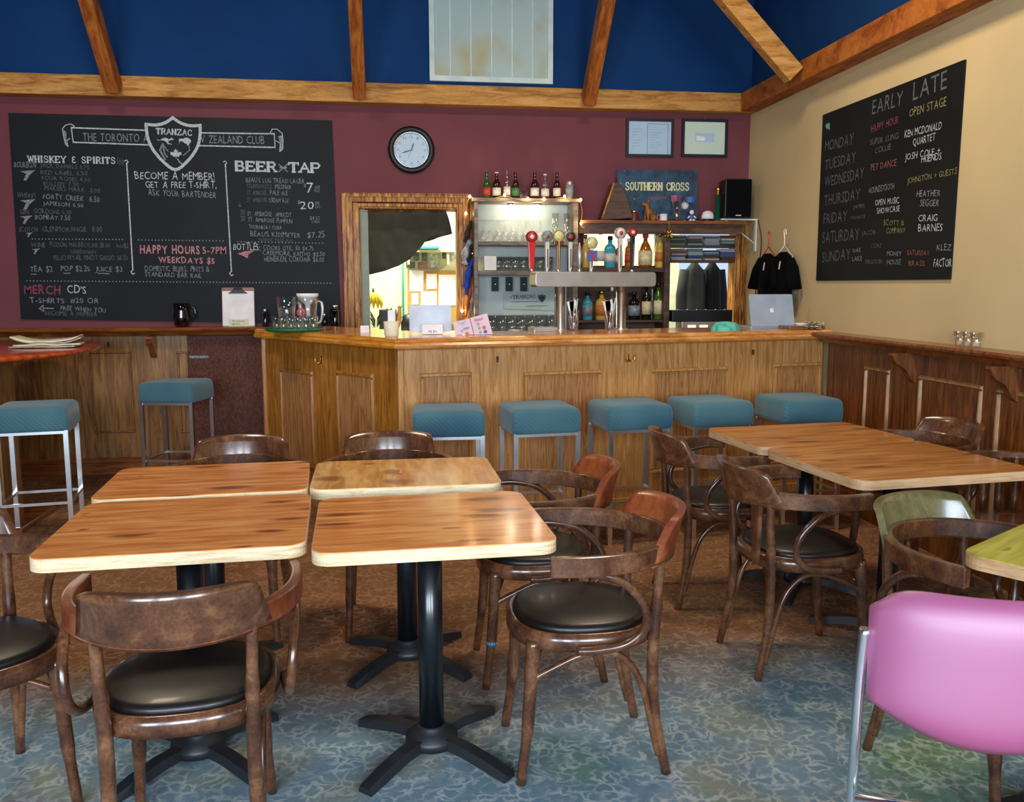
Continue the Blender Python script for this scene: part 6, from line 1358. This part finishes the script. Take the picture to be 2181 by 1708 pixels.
# leaning dark case
pts = [(1276, 470), (1290, 425), (1303, 392), (1314, 388), (1330, 412), (1346, 466)]
c_ = hp(1312); t = thing('slanted_case', 'dark brown wedge-shaped wooden case left of the blue poster', 'case', c_)
Q = [(ony(x, y, Yh).x-c_[0], max(0, ony(x, y, Yh).z-zh)) for x, y in pts]; MB().prism(Q, -.05, .07, fn=lambda x, y, z: (x, z, y)).build('case_body', 'dark_wood', t, bev=.006); MB().tube([(Q[0][0]+.01, -.056, Q[0][1]+.01), (Q[2][0]+.004, -.056, Q[2][1])], .008, 8).build('pale_edge', 'beam', t)
M['candle_red'] = plain('red_wax', '6a1f1a', .4); t = thing('candle_jar', 'dark red candle jar with silver lid on the high shelf', 'candle', hp(1350)); MB().lathe([(.034, 0), (.036, .01), (.036, .06), (.03, .068)], n=20).build('jar', 'candle_red', t); MB().lathe([(.031, .068), (.031, .082), (.008, .088), (0, .092)], n=18).build('lid', 'chrome', t)
# sitting dog figurine
M['dog'] = plain('tan_ceramic_fur', '8a5526', .5, vary=.2, scale=25)
t = thing('dog_figurine', 'tan sitting dog figurine on the high shelf in front of the poster', 'figurine', hp(1383), R(20))
def skin(name, verts, edges, rad, mat, par, sub=2):
    me = bpy.data.meshes.new(name); me.from_pydata(verts, edges, []); o = bpy.data.objects.new(name, me); C.objects.link(o); o.parent = par
    s_ = o.modifiers.new('skin', 'SKIN'); 
    for i, r_ in enumerate(rad): me.skin_vertices[0].data[i].radius = (r_, r_)
    me.skin_vertices[0].data[0].use_root = True
    u_ = o.modifiers.new('sub', 'SUBSURF'); u_.levels = sub; u_.render_levels = sub; s_.use_smooth_shade = True
    me.materials.append(M[mat]); return o
V_ = [(.02, 0, .035), (.0, 0, .07), (-.02, 0, .105), (-.032, 0, .132), (-.06, -.002, .138), (-.08, -.003, .132), (-.028, -.02, .055), (-.03, -.022, .005), (-.05, -.024, .003), (-.028, .02, .055), (-.03, .022, .005), (-.05, .024, .003), (.02, -.035, .02), (-.005, -.04, .005), (.02, .035, .02), (-.005, .04, .005), (.055, 0, .012), (.09, .01, .008)]
Ed = [(0, 1), (1, 2), (2, 3), (3, 4), (4, 5), (1, 6), (6, 7), (7, 8), (1, 9), (9, 10), (10, 11), (0, 12), (12, 13), (0, 14), (14, 15), (0, 16), (16, 17)]
me = bpy.data.meshes.new('x')
def skin_obj(name, V_, Ed, rad, mat, par, k=1.):
    me = bpy.data.meshes.new(name); me.from_pydata([tuple(a*k for a in v_) for v_ in V_], Ed, []); o = bpy.data.objects.new(name, me); C.objects.link(o); o.parent = par
    bm = bmesh.new(); bm.from_mesh(me); lay = bm.verts.layers.skin.verify()
    for v_, r_ in zip(bm.verts, rad): v_[lay].radius = (r_*k, r_*k)
    bm.verts.ensure_lookup_table(); bm.verts[0][lay].use_root = True; bm.to_mesh(me); bm.free()
    s_ = o.modifiers.new('skin', 'SKIN'); s_.use_smooth_shade = True; u_ = o.modifiers.new('sub', 'SUBSURF'); u_.levels = 2; u_.render_levels = 2; me.materials.append(M[mat]); return o
skin_obj('body', V_, Ed, [.04, .034, .022, .024, .013, .010, .013, .009, .009, .013, .009, .009, .022, .01, .022, .01, .012, .007], 'dog', t, .98)
for s_ in (-1, 1): MB().add([(-.030, s_*.010, .15), (-.020, s_*.024, .148), (-.026, s_*.020, .178), (-.018, s_*.014, .152)], [(0, 1, 2), (1, 3, 2), (3, 0, 2), (0, 3, 1)]).build('ear', 'dog', t)
M['pinkmug'] = plain('pink_ceramic', 'c05078', .4); t = thing('small_mug', 'small pink and white mug right of the dog figurine', 'mug', hp(1413)); MB().lathe([(.028, 0), (.03, .01), (.03, .06), (.027, .06), (.026, .01)], n=20).build('cup', 'paper', t); MB().tube(_cr([(-.028, 0, .05), (-.052, 0, .045), (-.05, 0, .02), (-.028, 0, .012)], 4), .006, 8).build('handle', 'pinkmug', t)
t = thing('glass_vase', 'tall clear glass vase holding small paper flags on the high shelf', 'vase', hp(1441)); hh = hz_(1441, 418); MB().lathe([(0, .006), (.03, .006), (.036, .03), (.034, hh), (.031, hh), (.032, .03), (0, .014)], n=20).build('glass_body', 'glass', t)
for a, cm_, dx in ((-14, 'pinkmug', .01), (22, 'lab_b', .05)):
    MB().tube([(0, 0, .012), (math.sin(R(a))*.2, 0, .012+math.cos(R(a))*.2)], .002, 6).build('flag_stick', 'beam', t); x = math.sin(R(a))*.2; z = .012+math.cos(R(a))*.2
    mb = MB(); vs = []
    for i in range(7): vs += [(x+.012*i, .006*math.sin(i*1.2), z-.0), (x+.012*i, .006*math.sin(i*1.2), z-.045)]
    mb.add(vs, [(2*i, 2*i+2, 2*i+3, 2*i+1) for i in range(6)], 0, True).build('paper_flag', cm_, t)
t = thing('toy_figure', 'little white and blue toy figure with round head on the high shelf', 'figurine', hp(1473)); k_ = 1.
MB().lathe([(.0, 0), (.016, .004), (.02, .02), (.016, .045), (.008, .055)], n=14).build('body', 'lab_b', t); MB().lathe([(0, .055), (.014, .06), (.02, .075), (.014, .09), (0, .095)], n=14).build('head', 'paper', t)
for s_ in (-1, 1): MB().tube([(s_*.016, 0, .045), (s_*.034, -.01, .03)], [.007, .006], 8).build('arm', 'paper', t); MB().lathe([(0, -.004), (.012, 0), (.012, .012), (0, .018)], (s_*.014, -.014, .004), 10).build('foot', 'paper', t)
t = thing('balloon_ornament', 'white round ornament on a stem behind the toy figure', 'ornament', (ony(1464, 465, Yh).x, Yh+.07, zh)); MB().tube([(0, 0, 0), (0, 0, .11)], .003, 6).build('stem', 'chrome', t); MB().lathe([(0, .10), (.022, .108), (.034, .13), (.026, .155), (0, .165)], n=18).build('ball', 'paper', t); MB().lathe([(.03, 0), (.028, .006), (0, .007)], n=16).build('foot', 'chrome', t)
t = thing('white_cap', 'white cap with black peak on the high shelf left of the green tube', 'cap', hp(1507), R(15)); mb = MB(); mb.lathe([(.045, .02), (.046, .045), (.036, .075), (.015, .088), (0, .09)], n=20, sx=1.15).build('crown', 'paper', t); MB().prism([(p_.x, p_.y) for p_ in _cr([(-.04, -.02, 0), (-.03, -.07, 0), (.0, -.088, 0), (.03, -.07, 0), (.04, -.02, 0)], 4)], .014, .02, fn=lambda x, y, z: (y-.01, x, z)).build('peak', 'black', t); MB().lathe([(.044, 0), (.046, .022)], n=20, sx=1.15).build('band', 'black', t)
M['grtube'] = plain('dark_green_tube', '0e4a34', .3, coat=.4); t = thing('trophy_tube', 'dark green tube topped with a gold ball beside the speaker', 'trophy', hp(1528)); hh = hz_(1528, 415); MB().lathe([(.028, 0), (.028, .012), (.022, .016), (.022, hh)], n=20).build('tube', 'grtube', t); MB().lathe([(.024, hh), (.024, hh+.008), (.008, hh+.014), (.02, hh+.03), (.024, hh+.045), (.016, hh+.062), (0, hh+.068)], n=18).build('ball', 'gold', t)
# speaker on its bracket
a, b_ = ony(1549, 380, 6.86), ony(1602, 464, 6.86)
t = thing('loudspeaker', 'black loudspeaker at the right end of the high shelf in the corner', 'speaker', ((a.x+b_.x)/2, 6.96, b_.z), R(-6)); w_ = b_.x-a.x; h = a.z-b_.z
MB().box((0, 0, h/2), (w_, .2, h)).build('cabinet', 'black', t, bev=.012); MB().box((0, -.103, h/2), (w_-.02, .01, h-.02)).build('grille', 'soft_black', t, bev=.004); MB().box((.0, -.110, .018), (.045, .003, .008)).build('badge', 'steel', t)
zsp = b_.z; bx = XR-.004
t = thing('shelf_bracket', 'white metal bracket under the loudspeaker on the right wall', 'bracket', (bx, 6.95, zsp)); MB().bb(-.30, 0, -.018, .018, -.014, -.001).bb(-.012, 0, -.018, .018, -.26, -.014).build('angle', 'white', t, bev=.002); MB().tube([(-.26, 0, -.014), (-.008, 0, -.20)], .006, 8).build('strut', 'white', t)
t = thing('speaker_cable', 'thin dark cable running down the corner from the loudspeaker', 'cable', (XR-.012, 6.85, zsp)); MB().tube(_cr([(-.02, 0, -.02), (.004, -.02, -.2), (.002, .04, -.5), (.004, .1, -.8), (.004, .05, -1.0), (.003, .02, zc-zsp-.5)], 6), .0035, 6).build('wire', 'black', t)
# gold hanging ornament
p = ony(1425, 470, Y9-.05); t = thing('gold_ornament', 'gold star tinsel ornament hanging from the high shelf edge', 'ornament', (p.x, Y9-.05, zh-.005)); MB().tube([(0, 0, .006), (0, 0, -.07)], .002, 5).build('string', 'beam', t)
for i in range(7):
    a = i*PI/3.5; b2 = (i % 3-1)*.5; d = Vector((math.cos(a), b2, math.sin(a))).normalized(); MB().tube([Vector((0, 0, -.10)), Vector((0, 0, -.10))+d*.055], [.009, .001], 6).build('spike', 'gold', t)
# ================================================================== string lights and flags
pts = [(988, 452), (1000, 421), (1012, 424), (1030, 428), (1074, 418), (1108, 427), (1124, 426), (1158, 426), (1202, 421), (1222, 430), (1236, 428)]
P = [Vector(ony(x, y, Y9-.015)) for x, y in pts]; o0 = P[0]
t = thing('string_lights', 'warm fairy lights strung over the glass unit and down the opening frame', 'string lights', tuple(o0))
MB().tube(_cr([tuple(p_-o0) for p_ in P], 4), .0022, 5).build('wire', 'beam', t)
down = [(1000, 421), (992, 457), (1001, 490), (1010, 514), (1008, 542), (1013, 570), (1004, 600), (996, 624), (1008, 646), (984, 664)]
P2 = [Vector(ony(x, y, YB-.075)) for x, y in down]; MB().tube(_cr([tuple(p_-o0) for p_ in P2], 4), .0022, 5).build('wire', 'beam', t)
P3 = [Vector(ony(x, y, Y9-.03)) for x, y in ((1236, 428), (1240, 452), (1237, 478), (1245, 486))]; MB().tube(_cr([tuple(p_-o0) for p_ in P3], 4), .0022, 5).build('wire', 'beam', t)
for q_ in [P[1], P[4], P[6], P[8], P[10], P[7]]+[P2[1], P2[3], P2[4], P2[5], P2[8], P2[9]]+[P3[2]]:
    c_ = q_-o0; MB().lathe([(0, -.012), (.008, -.004), (.010, .006), (.006, .014), (0, .018)], tuple(c_+Vector((0, -.012, .004))), 10).build('bulb', 'bulb', t)
for q_ in (P[1], P[4], P[6], P[8], P3[2], P2[9]):
    d = bpy.data.lights.new('bulb_light', 'POINT'); d.energy = .35; d.color = (1, .75, .4); d.shadow_soft_size = .012; o = bpy.data.objects.new('bulb_light', d); C.objects.link(o); o.location = q_+Vector((0, -.03, .01))
M['flag_blue'] = plain('royal_blue_cloth', '1c3fa8', .8, vary=.05); M['flag_dark'] = plain('dark_patterned_cloth', '2a2320', .9, vary=.35, scale=30); M['flag_white'] = plain('white_grey_cloth', '9a9a9c', .85, vary=.25, scale=25); M['flag_orange'] = plain('rust_cloth', '9a4a22', .85, vary=.2)
p = ony(1000, 470, YB-.12); t = thing('hanging_scarves', 'bundle of rolled blue, white and dark scarves hanging beside the opening frame', 'scarves', tuple(p))
def roll(pts, rad, mat):
    Q = [Vector(ony(x, y, YB-.11))-p for x, y in pts]; c_ = _cr([tuple(v_) for v_ in Q], 5); n = len(c_); r2 = [rad[min(int(i/n*len(rad)), len(rad)-1)]*(1+.2*math.sin(i*1.3)) for i in range(n)]; MB().tube(c_, r2, 10, flat=.7).build('rolled_scarf', mat, t)
roll([(1004, 470), (996, 495), (990, 515)], [.016, .028, .03, .02], 'flag_dark'); roll([(1002, 512), (992, 535), (990, 560), (988, 568)], [.03, .04, .035, .02], 'flag_white'); roll([(1004, 520), (998, 545), (990, 566)], [.022, .028, .022], 'flag_dark')
roll([(1006, 552), (998, 580), (994, 605), (993, 628)], [.022, .035, .035, .02], 'flag_blue'); roll([(1008, 590), (1002, 620), (996, 650), (992, 675)], [.012, .02, .018, .012], 'flag_orange'); roll([(1009, 600), (1006, 640), (1000, 680)], [.012, .014, .012], 'flag_white'); roll([(989, 500), (987, 508)], [.016, .016], 'flag_orange')
# ================================================================== newspaper on the pub table
p = onz(92, 740, 1.062); t = thing('newspaper', 'untidy folded newspapers on the red pub table', 'newspaper', (p.x, p.y+.08, 1.061), R(12))
M['news'] = plain('newsprint', 'b9b09c', .85, vary=.12, scale=40); rnd = random.Random(9)
for i in range(4):
    mb = MB(); NX, NY = 12, 6; F_, B3 = [], []
    for a_ in range(NX+1):
        for b2 in range(NY+1):
            x = -.19+.38*a_/NX; y = -.13+.26*b2/NY; z = .002+i*.011+.010*abs(noise.noise(Vector((x*6, y*5, i*2.2))))+(.028*(abs(x)/.19)**3 if i > 1 else 0)
            F_.append((x, y, z)); B3.append((x, y, z+.008))
    w1 = NY+1; tot = len(F_); g_ = [(a_*w1+b2, (a_+1)*w1+b2, (a_+1)*w1+b2+1, a_*w1+b2+1) for a_ in range(NX) for b2 in range(NY)]
    bd = [b2 for b2 in range(NY+1)]+[a_*w1+NY for a_ in range(1, NX+1)]+[NX*w1+b2 for b2 in range(NY-1, -1, -1)]+[a_*w1 for a_ in range(NX-1, 0, -1)]
    mb.add(F_+B3, [f[::-1] for f in g_]+[tuple(k+tot for k in f) for f in g_]+[(a_, b2, b2+tot, a_+tot) for a_, b2 in zip(bd, bd[1:]+bd[:1])], 0, True)
    mb.build('folded_sheet', 'news' if i % 2 == 0 else 'cream_paper', t, loc=(rnd.uniform(-.02, .02), rnd.uniform(-.02, .02), 0), rot=(0, 0, rnd.uniform(-.2, .2)))
